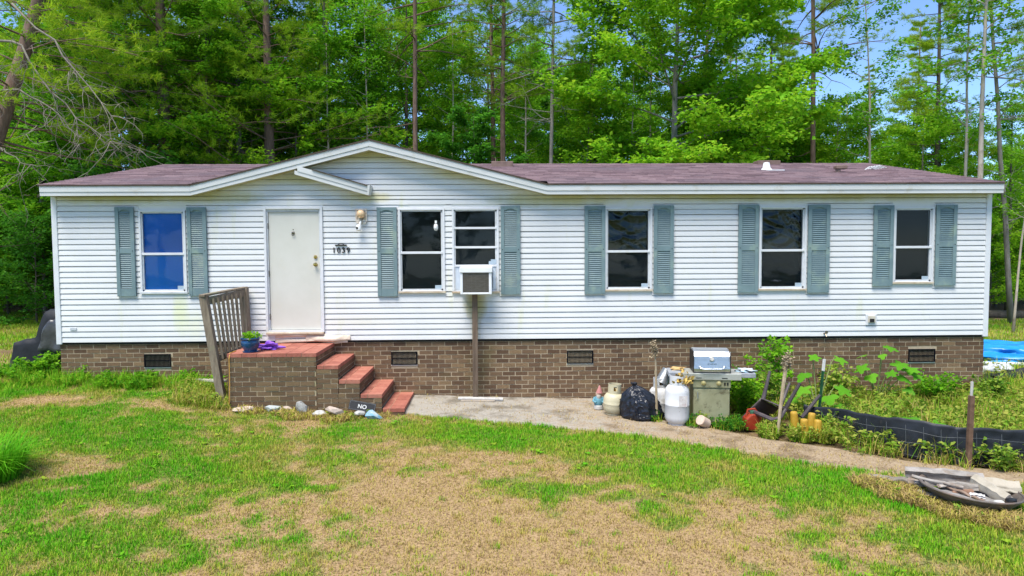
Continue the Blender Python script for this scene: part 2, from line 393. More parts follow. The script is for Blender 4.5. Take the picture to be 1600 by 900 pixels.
# ------------------------------------------------------------------ house materials
def vinyl():
    m, n, l, b = nt('white_vinyl'); pos = position(n)
    t = noise(n, l, 1.3, 5, .6, mapping(n, l, pos, (1, 1, .35))); t2 = noise(n, l, 3.0, 5, .65, mapping(n, l, pos, (1.2, 1, .25))); t3 = noise(n, l, 30, 3, .5, pos)
    r = ramp(n, [(.3, (.635,.635,.63)), (.7, (.70,.70,.695))]); l.new(t.outputs[0], r.inputs[0])
    # faint algae and dirt runs
    sx = n.new('ShaderNodeSeparateXYZ'); l.new(pos, sx.inputs[0])
    r2 = ramp(n, [(.58, (0,0,0)), (.82, (1,1,1))]); l.new(t2.outputs[0], r2.inputs[0])
    c = mix(n, l, r2.outputs[0], r.outputs[0], (.62,.62,.45))
    # stains below the air conditioner, by the corner of the first window, under the eaves, and beside the door
    def blob(cx, cz, rx, rz, col, amt, c):
        vx = n.new('ShaderNodeMath'); vx.operation = 'MULTIPLY_ADD'; vx.inputs[1].default_value = 1/rx; vx.inputs[2].default_value = -cx/rx; l.new(sx.outputs[0], vx.inputs[0])
        vz = n.new('ShaderNodeMath'); vz.operation = 'MULTIPLY_ADD'; vz.inputs[1].default_value = 1/rz; vz.inputs[2].default_value = -cz/rz; l.new(sx.outputs[2], vz.inputs[0])
        p1 = n.new('ShaderNodeMath'); p1.operation = 'MULTIPLY'; l.new(vx.outputs[0], p1.inputs[0]); l.new(vx.outputs[0], p1.inputs[1])
        p2 = n.new('ShaderNodeMath'); p2.operation = 'MULTIPLY_ADD'; l.new(vz.outputs[0], p2.inputs[0]); l.new(vz.outputs[0], p2.inputs[1]); l.new(p1.outputs[0], p2.inputs[2])
        p3 = n.new('ShaderNodeMath'); p3.operation = 'MULTIPLY_ADD'; p3.inputs[1].default_value = 1.6; l.new(t2.outputs[0], p3.inputs[0]); l.new(p2.outputs[0], p3.inputs[2])
        rr = ramp(n, [(.5, (amt,)*3), (1.6, (0,0,0))])
        rr.color_ramp.elements[0].position = .45; rr.color_ramp.elements[1].position = 1.0
        sc = n.new('ShaderNodeMath'); sc.operation = 'MULTIPLY'; sc.inputs[1].default_value = .55; l.new(p3.outputs[0], sc.inputs[0]); l.new(sc.outputs[0], rr.inputs[0])
        return mix(n, l, rr.outputs[0], c, col)
    c = blob(-.33, .60, .22, .30, (.42,.36,.10), .85, c)
    c = blob(-.33, .30, .10, .55, (.45,.40,.18), .6, c)
    c = blob(-5.28, .48, .16, .42, (.62,.66,.30), .6, c)
    c = blob(-5.05, .30, .18, .3, (.66,.68,.40), .4, c)
    c = blob(-2.4, .33, .9, .10, (.66,.62,.45), .35, c)
    c = blob(1.0, 2.37, 1.3, .14, (.50,.46,.20), .8, c)
    c = blob(-4.6, 2.43, .9, .13, (.50,.46,.20), .8, c)
    c = blob(-3.3, 2.72, .55, .10, (.50,.46,.20), .75, c)
    c = blob(-2.1, 2.42, .5, .10, (.52,.48,.22), .7, c)
    c = blob(-2.05, 3.12, .7, .12, (.52,.48,.22), .7, c)
    c = blob(-.5, 2.80, .8, .10, (.54,.50,.25), .6, c)
    c = blob(5.0, 2.43, 4.0, .12, (.50,.46,.22), .85, c)
    c = blob(-6.3, 2.43, 1.3, .12, (.50,.47,.22), .85, c)
    c = blob(3.5, .15, .5, .2, (.68,.70,.50), .3, c)
    l.new(c, b.inputs['Base Color']); b.inputs['Roughness'].default_value = .42; b.inputs['Specular IOR Level'].default_value = .35
    bump(n, l, b, t3.outputs[0], .06, .004)
    return m
VINYL = vinyl()
TRIM = pm('white_trim', (.60,.61,.63), (.69,.70,.72), 5, .45, bs=.05, c3=(.5,.48,.36), dscale=2.5, damt=(.6,.8))
FASCIA = pm('weathered_fascia', (.50,.51,.50), (.62,.63,.63), 3, .5, bs=.06, stretch=(.25,1,3), c3=(.40,.37,.28), dscale=3.5, damt=(.57,.8))
SOFFIT = pm('mildewed_soffit', (.42,.38,.21), (.60,.56,.38), 4, .6, bs=.05, c3=(.25,.23,.10), dscale=2.5, damt=(.55,.75))
DRIP = pm('brown_drip_edge', (.035,.022,.016), (.085,.058,.042), 6, .7)
SHUT = pm('teal_shutter', (.135,.20,.215), (.18,.255,.268), 5, .5, bs=.05, c3=(.27,.35,.27), dscale=2.5, damt=(.55,.75))
BRASS = pm('brass', (.55,.36,.10), (.62,.44,.16), 8, .25, 1.0, bs=0)
SASH = pm('grey_sash', (.50,.52,.54), (.64,.66,.68), 8, .4, bs=.03, c3=(.38,.36,.31), dscale=6)
DOORM = pm('cream_door', (.58,.565,.50), (.63,.615,.555), 2.5, .4, bs=.03, c3=(.62,.57,.46), dscale=2.0, damt=(.6,.85))
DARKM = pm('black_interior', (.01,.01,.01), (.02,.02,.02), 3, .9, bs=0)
RUSTW = pm('weathered_sill', (.40,.30,.20), (.62,.54,.42), 7, .7, bs=.1)
VENTM = pm('black_vent', (.004,.004,.006), (.009,.009,.012), 8, .7, spec=.1)
def glass():
    m, n, l, b = nt('window_glass'); n.remove(b)
    tr = n.new('ShaderNodeBsdfTransparent'); tr.inputs[0].default_value = (.80,.86,.86,1)
    gl = n.new('ShaderNodeBsdfGlossy'); gl.inputs['Roughness'].default_value = .03
    fz = n.new('ShaderNodeFresnel'); fz.inputs['IOR'].default_value = 1.3
    t = noise(n, l, 1.5, 2, .5, position(n)); bp = n.new('ShaderNodeBump'); bp.inputs['Strength'].default_value = .06; bp.inputs['Distance'].default_value = .05; l.new(t.outputs[0], bp.inputs['Height']); l.new(bp.outputs[0], gl.inputs['Normal'])
    mx = n.new('ShaderNodeMixShader'); l.new(fz.outputs[0], mx.inputs[0]); l.new(tr.outputs[0], mx.inputs[1]); l.new(gl.outputs[0], mx.inputs[2])
    l.new(mx.outputs[0], n['Material Output'].inputs[0]); return m
GLASS = glass()
def brick_mat(name, cols, moss, left=0):
    m, n, l, b = nt(name); pos = position(n)
    oi = n.new('ShaderNodeObjectInfo'); g = n.new('ShaderNodeNewGeometry')
    ad = n.new('ShaderNodeMath'); ad.operation = 'ADD'; l.new(oi.outputs['Random'], ad.inputs[0]); l.new(g.outputs['Random Per Island'], ad.inputs[1])
    fr = n.new('ShaderNodeMath'); fr.operation = 'FRACT'; l.new(ad.outputs[0], fr.inputs[0])
    t = noise(n, l, 26, 5, .7, mapping(n, l, pos, (1, 1, 1.6)))
    m1 = n.new('ShaderNodeMath'); m1.operation = 'MULTIPLY'; m1.inputs[1].default_value = .5; l.new(fr.outputs[0], m1.inputs[0])
    m2 = n.new('ShaderNodeMath'); m2.operation = 'MULTIPLY_ADD'; m2.inputs[1].default_value = .5; l.new(t.outputs[0], m2.inputs[0]); l.new(m1.outputs[0], m2.inputs[2])
    r = ramp(n, [(.2, cols[0]), (.45, cols[1]), (.62, cols[2]), (.8, cols[3])]); l.new(m2.outputs[0], r.inputs[0])
    t2 = noise(n, l, 1.1, 6, .65, pos); r2 = ramp(n, [(.56, (0,0,0)), (.74, (.75,.75,.75))]); l.new(t2.outputs[0], r2.inputs[0])
    c = mix(n, l, r2.outputs[0], r.outputs[0], moss)
    l.new(c, b.inputs['Base Color']); b.inputs['Roughness'].default_value = .88; b.inputs['Specular IOR Level'].default_value = .2
    bump(n, l, b, t.outputs[0], .5, .008); return m
BRICK = brick_mat('brown_brick', [(.10,.058,.035), (.14,.085,.05), (.17,.107,.062), (.25,.165,.088)], (.12,.095,.04))
BRICK2 = brick_mat('brown_brick_stoop', [(.105,.066,.039), (.135,.087,.05), (.155,.102,.058), (.20,.137,.073)], (.14,.105,.045))
MORTAR = pm('mortar', (.37,.29,.19), (.50,.405,.28), 30, .95, bs=.3, c3=(.27,.24,.12), dscale=1.6, damt=(.55,.75))
REDTILE = None
def tile_mat():
    m, n, l, b = nt('red_tile'); pos = position(n); oi = n.new('ShaderNodeObjectInfo')
    t = noise(n, l, 14, 5, .65, pos); m2 = n.new('ShaderNodeMath'); m2.operation = 'MULTIPLY_ADD'; m2.inputs[1].default_value = .35; l.new(oi.outputs['Random'], m2.inputs[0]); l.new(t.outputs[0], m2.inputs[2])
    r = ramp(n, [(.35, (.24,.07,.046)), (.65, (.335,.108,.073)), (.9, (.40,.155,.105))]); l.new(m2.outputs[0], r.inputs[0])
    t2 = noise(n, l, 3, 6, .7, pos); r2 = ramp(n, [(.6, (0,0,0)), (.8, (.6,.6,.6))]); l.new(t2.outputs[0], r2.inputs[0])
    c = mix(n, l, r2.outputs[0], r.outputs[0], (.30,.19,.12))
    l.new(c, b.inputs['Base Color']); b.inputs['Roughness'].default_value = .8; bump(n, l, b, t.outputs[0], .25, .006); return m
TILE = tile_mat()

# ------------------------------------------------------------------ the house
XL, XR = -7.36, 8.57; EAVE = -.24; ZE = 2.612; RISE = .203
RY = 4.0; RZ = ZE + RISE*(RY-EAVE)
house = thing('house', 'long white sided single storey house with gabled front, teal shutters and brick base', 'house', (.6, 4, -1.05))
MB().box(XL+.03, XR-.03, .16, 8, -.03, 2.5).build('wall', VINYL, house)
gA, gB, gP = -4.97, .843, (-2.045, 3.345)
gs = (gP[1]-ZE)/(gP[0]-gA)
# window, door and gable layout: x0 x1 z0 z1
OPEN = [(-5.932,-5.160,.829,2.222), (-1.618,-.836,.811,2.236), (-.713,.079,.804,2.240), (1.882,2.689,.820,2.236), (4.529,5.352,.813,2.250), (6.862,7.569,.915,2.230), (-3.864,-2.882,.127,2.273)]
CO = .0915
def course(x0, x1, z0, h=CO, x0t=None, x1t=None):
    """one lapped board: bottom edge proud, top tucked in; slanted ends for the gable"""
    x0t = x0 if x0t is None else x0t; x1t = x1 if x1t is None else x1t
    zt = z0+h
    prof = [(.035, z0, 0), (-.017, z0, 0), (-.017, z0+.006, .07), (-.013, z0+h*.5, .5), (-.007, zt-.011, .88), (.030, zt-.0115, .88), (.035, zt-.002, 1)]
    vs = []
    ja, jb = random.uniform(-.0018, .0018), random.uniform(-.0018, .0018); ya = random.uniform(-.0015, .0015)
    for y, z, u in prof: vs.append((x0+(x0t-x0)*u, y+ya, z+ja))
    for y, z, u in prof: vs.append((x1+(x1t-x1)*u, y+ya, z+jb))
    k = len(prof)
    fs = [(i, i+1, i+1+k, i+k)[::-1] for i in range(k-1)] + [tuple(range(k)), tuple(range(2*k-1, k-1, -1))]
    return MB().add(vs, fs)
k = 0
while True:
    z0 = .012+k*CO; z1 = z0+CO; k += 1
    if z0 > 3.25: break
    if z0 < 2.455:
        segs = [(XL+.085, XR-.085)]; sl = 0
    else: break
    if z1 > 2.455: z1 = 2.455
    for a, b_, c, d in OPEN:
        if z1 > c+.01 and z0 < d-.01:
            ns = []
            for s0, s1 in segs:
                if a > s0 and b_ < s1: ns += [(s0, a-.001), (b_+.001, s1)]
                else: ns.append((s0, s1))
            segs = ns
    if z0 < .1:   # melted siding under the door is built apart
        ns = []
        for s0, s1 in segs:
            if s0 < -3.7 < s1: ns += [(s0, -3.72), (-2.62 if z0 > .05 else -2.5, s1)]
            else: ns.append((s0, s1))
        segs = ns
    ns = []
    for s0, s1 in segs:
        while s1-s0 > 3.6:
            j = s0+random.uniform(2.2, 3.4); ns.append((s0, j-.001)); s0 = j
        ns.append((s0, s1))
    segs = ns
    for s0, s1 in segs:
        if s1-s0 > .03: course(s0, s1, z0, z1-z0).build('siding_board', VINYL, house)
# gable boards
z0 = 2.456
while z0 < 3.2:
    z1 = z0+CO
    def ends(z):
        zz = z+.14
        return (gA + (zz-ZE)/gs, 2*gP[0]-gA - (zz-ZE)/gs)
    a0, b0 = ends(z0); a1, b1 = ends(z1)
    if b1-a1 < .05: break
    course(max(a0-.05, -5.3), min(b0+.05, 1.2), z0, CO, a1-.05, b1+.05).build('siding_board', VINYL, house)
    z0 = z1
# gable wall backing
MB().prism([(gA, 2.45), (2*gP[0]-gA, 2.45), (gP[0], gP[1]-.10)], .03, .4).build('gable_wall', VINYL, house)
for a, b_, c, d in OPEN:
    MB().box(a-.012, b_+.012, -.006, .034, d-.004, d+CO).build('head_flashing', VINYL, house)
    MB().box(a-.012, b_+.012, -.006, .034, c-CO, c+.004).build('head_flashing', VINYL, house)
for x0, x1 in ((XL, XL+.088), (XR-.088, XR)):
    MB().box(x0, x1, -.028, .12, -.02, 2.45).build('corner_trim', TRIM, house, bev=.006)
MB().box(XL+.02, XR-.02, .012, .12, -.03, .011).build('starter_strip', DARKM, house)
# soffits
MB().box(XL, gA+.02, EAVE+.02, .05, 2.452, 2.47).build('soffit', SOFFIT, house)
MB().box(gB-.02, XR, EAVE+.02, .05, 2.452, 2.47).build('soffit', SOFFIT, house)
def slope_strip(xa, za, xb, zb, dz0, dz1, y0, y1):
    return MB().prism([(xa, za+dz0), (xb, zb+dz0), (xb, zb+dz1), (xa, za+dz1)], y0, y1)
gBx = 2*gP[0]-gA
slope_strip(gA, ZE, gP[0], gP[1], -.160, -.142, EAVE+.02, .05).build('soffit', SOFFIT, house)
slope_strip(gP[0], gP[1], gBx, ZE, -.160, -.142, EAVE+.02, .05).build('soffit', SOFFIT, house)
# fascia, drip edges
def fascia_run(xa, za, xb, zb, y=EAVE):
    slope_strip(xa, za, xb, zb, -.105, -.014, y-.012, y+.012).build('fascia', FASCIA, house)
    slope_strip(xa, za, xb, zb, -.168, -.106, y-.002, y+.018).build('fascia', FASCIA, house)
    slope_strip(xa, za, xb, zb, -.013, .012, y-.024, y+.06).build('drip_edge', DRIP, house)
fascia_run(XL-.03, ZE, gA-.001, ZE); fascia_run(gA, ZE, gP[0]-.001, gP[1]); fascia_run(gP[0]+.001, gP[1], gBx, ZE)
fascia_run(gBx+.001, ZE, 3.62, ZE); fascia_run(3.622, ZE, 6.6, ZE); fascia_run(6.602, ZE, XR+.03, ZE)
for s, x in ((-1, XL-.03), (1, XR+.03)):   # rake boards at the ends
    vs = []
    for y, zt in ((EAVE, ZE), (RY, RZ), (8.24, ZE)):
        for dz in (-.16, -.012): vs += [(x, y, zt+dz), (x+s*-.03, y, zt+dz)]
    fs = []
    for i in (0, 4): fs += [(i, i+4, i+6, i+2), (i+1, i+3, i+7, i+5), (i, i+1, i+5, i+4), (i+2, i+6, i+7, i+3)]
    fs += [(0, 2, 3, 1), (8, 9, 11, 10)]
    MB().add(vs, fs).build('rake_board', FASCIA, house)
    MB().add([(x+s*-.04, EAVE+.04, 2.46), (x+s*-.04, 8.1, 2.46), (x+s*-.04, RY, RZ-.05)], [(0, 1, 2)]).build('end_wall', VINYL, house)
# little gable return over the door
sA = (-3.30, 2.868); sg = -.29; sE = (-2.085, sA[1]-.29*1.215+.03)
def ret(dz0, dz1, y0, y1, xa=None):
    xa = sA[0] if xa is None else xa
    return slope_strip(xa, sA[1]+(xa-sA[0])*sg, sE[0], sA[1]+(sE[0]-sA[0])*sg, dz0, dz1, y0, y1)
ret(-.01, .075, EAVE-.010, EAVE+.014, -3.22).build('fascia', FASCIA, house)
ret(-.075, -.011, EAVE-.001, EAVE+.018, -3.27).build('fascia', FASCIA, house)
ret(.076, .092, EAVE-.03, -.02, -2.98).build('gable_return_roof', DRIP, house)
ret(-.068, -.05, EAVE+.02, .0, -3.27).build('soffit', SOFFIT, house)
MB().prism([(sE[0]+.002, sA[1]+(sE[0]-sA[0])*sg-.078), (sE[0]+.026, sA[1]+(sE[0]-sA[0])*sg-.070), (sE[0]+.046, sA[1]+(sE[0]-sA[0])*sg+.092), (sE[0]+.002, sA[1]+(sE[0]-sA[0])*sg+.080)], EAVE-.02, -.02).build('return_end_cap', FASCIA, house)
# shingle roof in lapped courses
def shingle_mat():
    m, n, l, b = nt('purple_shingles'); pos = position(n); g = n.new('ShaderNodeNewGeometry')
    t = noise(n, l, 1.0, 5, .6, mapping(n, l, pos, (.6, 1, 1))); t2 = noise(n, l, 60, 3, .7, pos); t3 = noise(n, l, 4.0, 5, .7, mapping(n, l, pos, (.6, 3, 1)))
    ad = n.new('ShaderNodeMath'); ad.operation = 'MULTIPLY_ADD'; ad.inputs[1].default_value = .5; l.new(g.outputs['Random Per Island'], ad.inputs[0])
    h = n.new('ShaderNodeMath'); h.operation = 'MULTIPLY'; h.inputs[1].default_value = .6; l.new(t2.outputs[0], h.inputs[0]); l.new(h.outputs[0], ad.inputs[2])
    r = ramp(n, [(.2, (.085,.06,.07)), (.5, (.15,.10,.112)), (.8, (.22,.155,.165))]); l.new(ad.outputs[0], r.inputs[0])
    r2 = ramp(n, [(.5, (0,0,0)), (.75, (.8,.8,.8))]); l.new(t.outputs[0], r2.inputs[0])
    c = mix(n, l, r2.outputs[0], r.outputs[0], (.125,.105,.125))
    r3 = ramp(n, [(.55, (0,0,0)), (.7, (.7,.7,.7))]); l.new(t3.outputs[0], r3.inputs[0]); c = mix(n, l, r3.outputs[0], c, (.09,.062,.066))
    l.new(c, b.inputs['Base Color']); b.inputs['Roughness'].default_value = .95; b.inputs['Specular IOR Level'].default_value = .2; bump(n, l, b, t2.outputs[0], .6, .01); return m
SHINGLE = shingle_mat()
roof = MB().box(XL, XR, 0.12, 4.0, 2.40, 2.44).build('roof', DARKM, house)
tabs = []; rr_ = random.Random(3)
ncr = 30; dy = (RY-EAVE)/ncr
for r_ in range(ncr):
    y0 = EAVE-.02+r_*dy; y1 = y0+dy*1.04; zf = lambda y: ZE+.012+RISE*(y-EAVE)
    x = XL-.05 - rr_.random()*.3
    while x < XR+.05:
        w = .30+rr_.random()*.04; a, c = max(x, XL-.05), min(x+w-.004, XR+.05); x += w
        if c-a < .02: continue
        if y0 < .12 and c > gA-.02 and a < gBx+.02:
            if a < gA-.02: c = gA-.02
            elif c > gBx+.02: a = gBx+.02
            else: continue
        lift = .010+rr_.random()*.004
        tabs.append((a, c, y0, y1, zf(y0)+lift, zf(y1)+.002))
tv = []; 
for a, c, y0, y1, za, zb in tabs:
    tv += [(a, y0, za-.012), (c, y0, za-.012), (a, y0, za), (c, y0, za), (a, y1, zb), (c, y1, zb)]
tv = np.array(tv) - np.array(worldloc(roof)); o_ = np.arange(len(tabs))*6
o = link('shingle', np_mesh('shingle', tv, [np.stack([o_, o_+1, o_+3, o_+2], -1), np.stack([o_+2, o_+3, o_+5, o_+4], -1)]), SHINGLE, roof); o['kind'] = 'stuff'
back = MB().add([(XL-.05, RY, RZ+.012), (XR+.05, RY, RZ+.012), (XR+.05, 8.26, ZE), (XL-.05, 8.26, ZE)], [(0, 1, 2, 3)])
back.add([(XL-.03, EAVE, ZE-.004), (gA, EAVE, ZE-.004), (gA, .2, ZE+.08), (XR+.03, .2, ZE+.08), (XR+.03, RY, RZ-.004), (XL-.03, RY, RZ-.004)], [(0, 1, 2, 3, 4, 5)])
back.build('roof_sheathing', SHINGLE, roof)
for i in range(54):
    x = XL-.05+i*.297
    MB().add([(x, RY-.14, RZ-.012), (x+.31, RY-.14, RZ-.016), (x, RY, RZ+.024), (x+.31, RY, RZ+.018), (x, RY+.14, RZ-.012), (x+.31, RY+.14, RZ-.016)], [(0, 1, 3, 2), (2, 3, 5, 4)]).build('ridge_shingle', SHINGLE, roof)
gy = EAVE+(gP[1]-ZE)/RISE
gr_ = MB().add([(gA, EAVE-.02, ZE+.012), (gP[0], EAVE-.02, gP[1]+.012), (gP[0], gy, gP[1]+.012), (gBx, EAVE-.02, ZE+.012)], [(0, 1, 2), (1, 3, 2)])
gr_.build('gable_roof', SHINGLE, roof)
# roof vents
VM = pm('rusty_vent', (.12,.075,.06), (.22,.15,.12), 9, .7)
v = MB().box(-.05, .42, 3.25, 3.5, RZ-.20, RZ-.02).build('roof_vent', VM, roof, bev=.01)
MB().box(.03, .05, 3.3, 3.32, RZ-.02, RZ+.06).build('vent_rod', VM, v)
MB().box(5.90, 6.42, 3.62, 3.92, RZ-.06, RZ+.035).build('roof_vent', VM, roof, bev=.01)
PIPEW = pm('white_boot', (.7,.7,.7), (.8,.8,.78), 9, .5)
v = MB().lathe([(.02, .16), (.06, .15), (.075, .05), (.12, 0), (.13, -.02)][::-1], 16, None, (5.57, 2.3, 3.135)).build('vent_pipe_boot', PIPEW, roof, smooth=True)
MB().box(5.50, 5.86, 2.1, 2.35, 3.105, 3.122, Matrix.Translation((0, 0, -.0))).build('metal_patch', PIPEW, v)
v = MB().tube([(6.72, 1.65, 3.0), (6.72, 1.65, 3.09)], .05, 12).build('vent_stub', VM, roof)
MB().box(6.66, 6.88, 1.58, 1.72, 3.075, 3.14, Matrix.Translation((0, 0, 0))).build('vent_cap', VM, v, bev=.01)
for i in range(5):   # curled shingles and twigs near the right end of the ridge
    x = 7.55+i*.11
    MB().tube([(x, 2.2+.1*i, 3.12+.02*i), (x+.12, 2.25+.1*i, 3.19+.02*i), (x+.3, 2.3+.1*i, 3.14+.02*i)], .012, 5).build('loose_shingle', FASCIA, roof)

# windows
BLUE = pm('blue_cover', (.003,.15,.62), (.005,.20,.76), 1.5, .45, bs=.03)
BLUE2 = pm('blue_cover_lower', (.008,.25,.88), (.02,.34,.95), 1.3, .45, bs=.03)
PLAST = pm('black_plastic', (.004,.007,.010), (.008,.012,.017), 5, .24, bs=0, spec=.7)
SCREEN = pm('insect_screen', (.012,.016,.022), (.020,.026,.034), 40, .7, bs=.15, bscale=200)
STICK = pm('pale_sticker', (.30,.38,.45), (.4,.48,.55), 9, .6)
def plastic_sheet(x0, x1, z0, z1, y, seed, swag):
    """hanging black plastic with real folds"""
    nx, nz = 46, 40; X, Z = np.meshgrid(np.linspace(x0, x1, nx), np.linspace(z0, z1, nz), indexing='ij')
    u = (X-x0)/(x1-x0); v_ = (Z-z0)/(z1-z0)
    d = np.zeros_like(X); q = np.random.default_rng(seed)
    for i in range(10):
        cu = q.uniform(.1, .9); dep = q.uniform(.3, 1.1); fr_ = v_ + swag*((u-cu)**2)*-dep + q.uniform(-.2, .2)*u
        d += .013*np.exp(-((fr_-q.uniform(.0, .9))/.05)**2)*np.exp(-((u-cu)/.35)**2)*q.choice([-1, 1])
    for i in range(7):
        a = q.uniform(.3, 1.2); d += .007*np.exp(-((u*math.cos(a)+v_*math.sin(a)-q.uniform(.2, 1.3))/.03)**2)
    d += (fbm(X, Z, 5)-.5)*.008
    id_ = np.arange(nx*nz).reshape(nx, nz); Q = np.stack([id_[:-1,:-1], id_[1:,:-1], id_[1:,1:], id_[:-1,1:]], -1).reshape(-1, 4)
    return np.stack([X, y-d, Z], -1).reshape(-1, 3), Q
def window(x0, x1, z0, z1, kind, seed):
    w = MB()
    f = .034
    w.box(x0, x0+f, -.034, .06, z0+f, z1-f); w.box(x1-f, x1, -.034, .06, z0+f, z1-f); w.box(x0, x1, -.034, .06, z1-f, z1)
    w.box(x0, x1, -.034, .06, z0, z0+f)
    win = w.build('window', TRIM, house, bev=.004)
    MB().box(x0-.01, x1+.01, -.045, -.0345, z0-.004, z0+.026).build('sill', RUSTW if kind != 'blue' else SASH, win)
    zm = z0+(z1-z0)*.475
    a, b_ = x0+f, x1-f
    s = MB(); s.box(a, a+.022, -.012, .05, z0+f, z1-f); s.box(b_-.030, b_, -.012, .05, z0+f, z1-f); s.box(a, b_, -.012, .05, z1-f-.02, z1-f); s.box(a, b_, -.012, .05, z0+f, z0+f+.03)
    s.build('sash_frame', SASH, win)
    if kind == 'ac':
        for zz in (1.90, 1.575, 1.262): MB().box(a, b_, -.026, .045, zz-.018, zz+.018).build('sash_rail', TRIM, win, bev=.003)
        panes = [(1.918, z1-f-.02), (1.593, 1.882), (1.28, 1.557)]
    else:
        MB().box(a, b_, -.028, .045, zm-.02, zm+.02).build('sash_rail', TRIM, win, bev=.003)
        panes = [(zm+.02, z1-f-.02), (z0+f+.03, zm-.02)]
    for i, (p0, p1) in enumerate(panes):
        yy = .004 if i == 0 else .016
        MB().add([(a+.02, yy, p0), (b_-.028, yy, p0), (b_-.028, yy, p1), (a+.02, yy, p1)], [(0, 1, 2, 3)]).build('pane', GLASS, win)
        if kind == 'blue':
            MB().add([(a, .035, p0-.02), (b_, .035, p0-.02), (b_, .035, p1+.02), (a, .035, p1+.02)], [(0, 1, 2, 3)]).build('blue_sheet', BLUE if i == 0 else BLUE2, win)
        elif kind == 'plastic':
            V, Q = plastic_sheet(a, b_, p0-.02, p1+.02, .06, seed+i, 2.2 if i == 0 else .3)
            V = V - np.array(worldloc(win)); link('black_plastic_sheet', np_mesh('black_plastic_sheet', V, [Q], True), PLAST if i == 0 else SCREEN, win)
        else:
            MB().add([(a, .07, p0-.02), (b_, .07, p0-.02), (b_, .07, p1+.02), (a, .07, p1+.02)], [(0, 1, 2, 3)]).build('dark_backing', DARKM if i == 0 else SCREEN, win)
    MB().box(b_-.14, b_-.03, .008, .012, panes[-1][0]+.002, panes[-1][0]+.06).build('sticker', STICK, win)
    return win
kinds = ['blue', 'dark', 'ac', 'plastic', 'plastic', 'dark']
wins = [window(*OPEN[i], kinds[i], 20+i*3) for i in range(6)]
# things seen through the double window: a hanging bulb camera, fan
BULB = pm('white_plastic', (.75,.75,.74), (.82,.82,.8), 10, .4)
v = MB().lathe([(.018, .0), (.03, .015), (.038, .05), (.034, .09), (.02, .115)], 14, None, (-.985, -.005, 1.86)).build('bulb_camera', BULB, wins[1], smooth=True)
MB().box(-1.003, -.967, -.012, .01, 1.985, 2.03).build('camera_base', BULB, v)
MB().lathe([(.008, 0), (.008, .004)], 10, Matrix.Rotation(PI/2, 4, 'X'), (-.985, -.043, 1.885)).build('lens', DARKM, v)
MB().box(.0-.06, .035, -.016, -.012, 1.285, 1.37).build('sticker', STICK, wins[2])

# shutters
SH = [(-6.309,-6.001,.782,2.274), (-5.127,-4.809,.783,2.266), (-1.972,-1.639,.751,2.255), (.109,.439,.769,2.269), (1.533,1.885,.770,2.264), (2.714,3.054,.773,2.271), (4.165,4.515,.774,2.277), (5.370,5.744,.766,2.273), (6.504,6.850,.869,2.258), (7.590,7.954,.873,2.265)]
for x0, x1, z0, z1 in SH:
    w = x1-x0; st = .062; zm = z0+(z1-z0)*.51
    b = MB(); yb, yf = -.022, -.055
    b.box(x0, x0+st, yf, yb, z0, z1); b.box(x1-st, x1, yf, yb, z0, z1)
    b.box(x0+st, x1-st, yf+.004, yb, z0, z0+.13); b.box(x0+st, x1-st, yf+.004, yb, zm-.045, zm+.045)
    xa, xb = x0+st, x1-st; cx = (xa+xb)/2; pts = [(xa, z1), (xa, z1-.075)]
    for i in range(9):
        a = PI-PI*i/8; pts.append((cx+math.cos(a)*(xb-xa)*.33, z1-.075+math.sin(a)*.026))
    pts += [(xb, z1-.075), (xb, z1)]
    b.prism(pts, yf+.004, yb); b.box(xa, xb, -.030, -.024, z0+.13, z1-.05)
    sh = b.build('shutter', SHUT, house, bev=.003)
    s = MB()
    for za, zb in ((z0+.135, zm-.047), (zm+.047, z1-.078)):
        nn = round((zb-za)/.034); d = (zb-za)/nn
        for i in range(nn):
            z = za+i*d
            s.add([(xa, -.047, z+.004), (xb, -.047, z+.004), (xa, -.030, z+d*.95), (xb, -.030, z+d*.95), (xa, -.032, z), (xb, -.032, z)], [(0, 1, 3, 2), (4, 5, 1, 0)])
    s.build('louver', SHUT, sh, kind='stuff')
    for z in (z0+.03, zm, z1-.03):
        for x in (x0+.03, x1-.03):
            MB().lathe([(.008, 0), (.006, .005)], 8, Matrix.Rotation(PI/2, 4, 'X'), (x, yf, z)).build('screw', DARKM if z == zm else SHUT, sh)

# door
x0, x1, z0, z1 = OPEN[6]
b = MB(); b.box(x0, x0+.042, -.040, .05, z0+.03, z1); b.box(x1-.042, x1, -.040, .05, z0+.03, z1); b.box(x0+.042, x1-.042, -.040, .05, z1-.045, z1)
fr_ = b.build('door_frame', TRIM, house, bev=.004)
b = MB(); b.box(x0+.042, x0+.066, -.01, .05, z0+.05, z1-.045); b.box(x1-.066, x1-.042, -.01, .05, z0+.05, z1-.045); b.box(x0+.066, x1-.066, -.01, .05, z1-.085, z1-.045)
b.build('jamb', SASH, fr_)
MB().box(x0+.01, x1-.01, -.075, .05, z0-.004, z0+.03).build('threshold', RUSTW, fr_, bev=.005)
MB().box(x0+.042, x1-.042, -.04, .05, z0+.031, z0+.062).build('threshold', TRIM, fr_)
door = MB().box(-3.795, -2.952, .012, .055, .195, 2.184).build('door', DOORM, house, bev=.004)
kb = MB().lathe([(.033, 0), (.033, .008), (.014, .014), (.014, .03), (.027, .04), (.031, .052), (.026, .066), (.01, .072)], 20, Matrix.Rotation(PI/2, 4, 'X'), (-3.02, .012, 1.30)).build('knob', BRASS, door, smooth=True)
MB().lathe([(.031, 0), (.031, .01), (.024, .022), (.012, .026)], 20, Matrix.Rotation(PI/2, 4, 'X'), (-3.02, .012, 1.425)).build('deadbolt', BRASS, door, smooth=True)
KN = pm('dark_bronze', (.16,.13,.10), (.3,.26,.2), 20, .35, .9, bs=0)
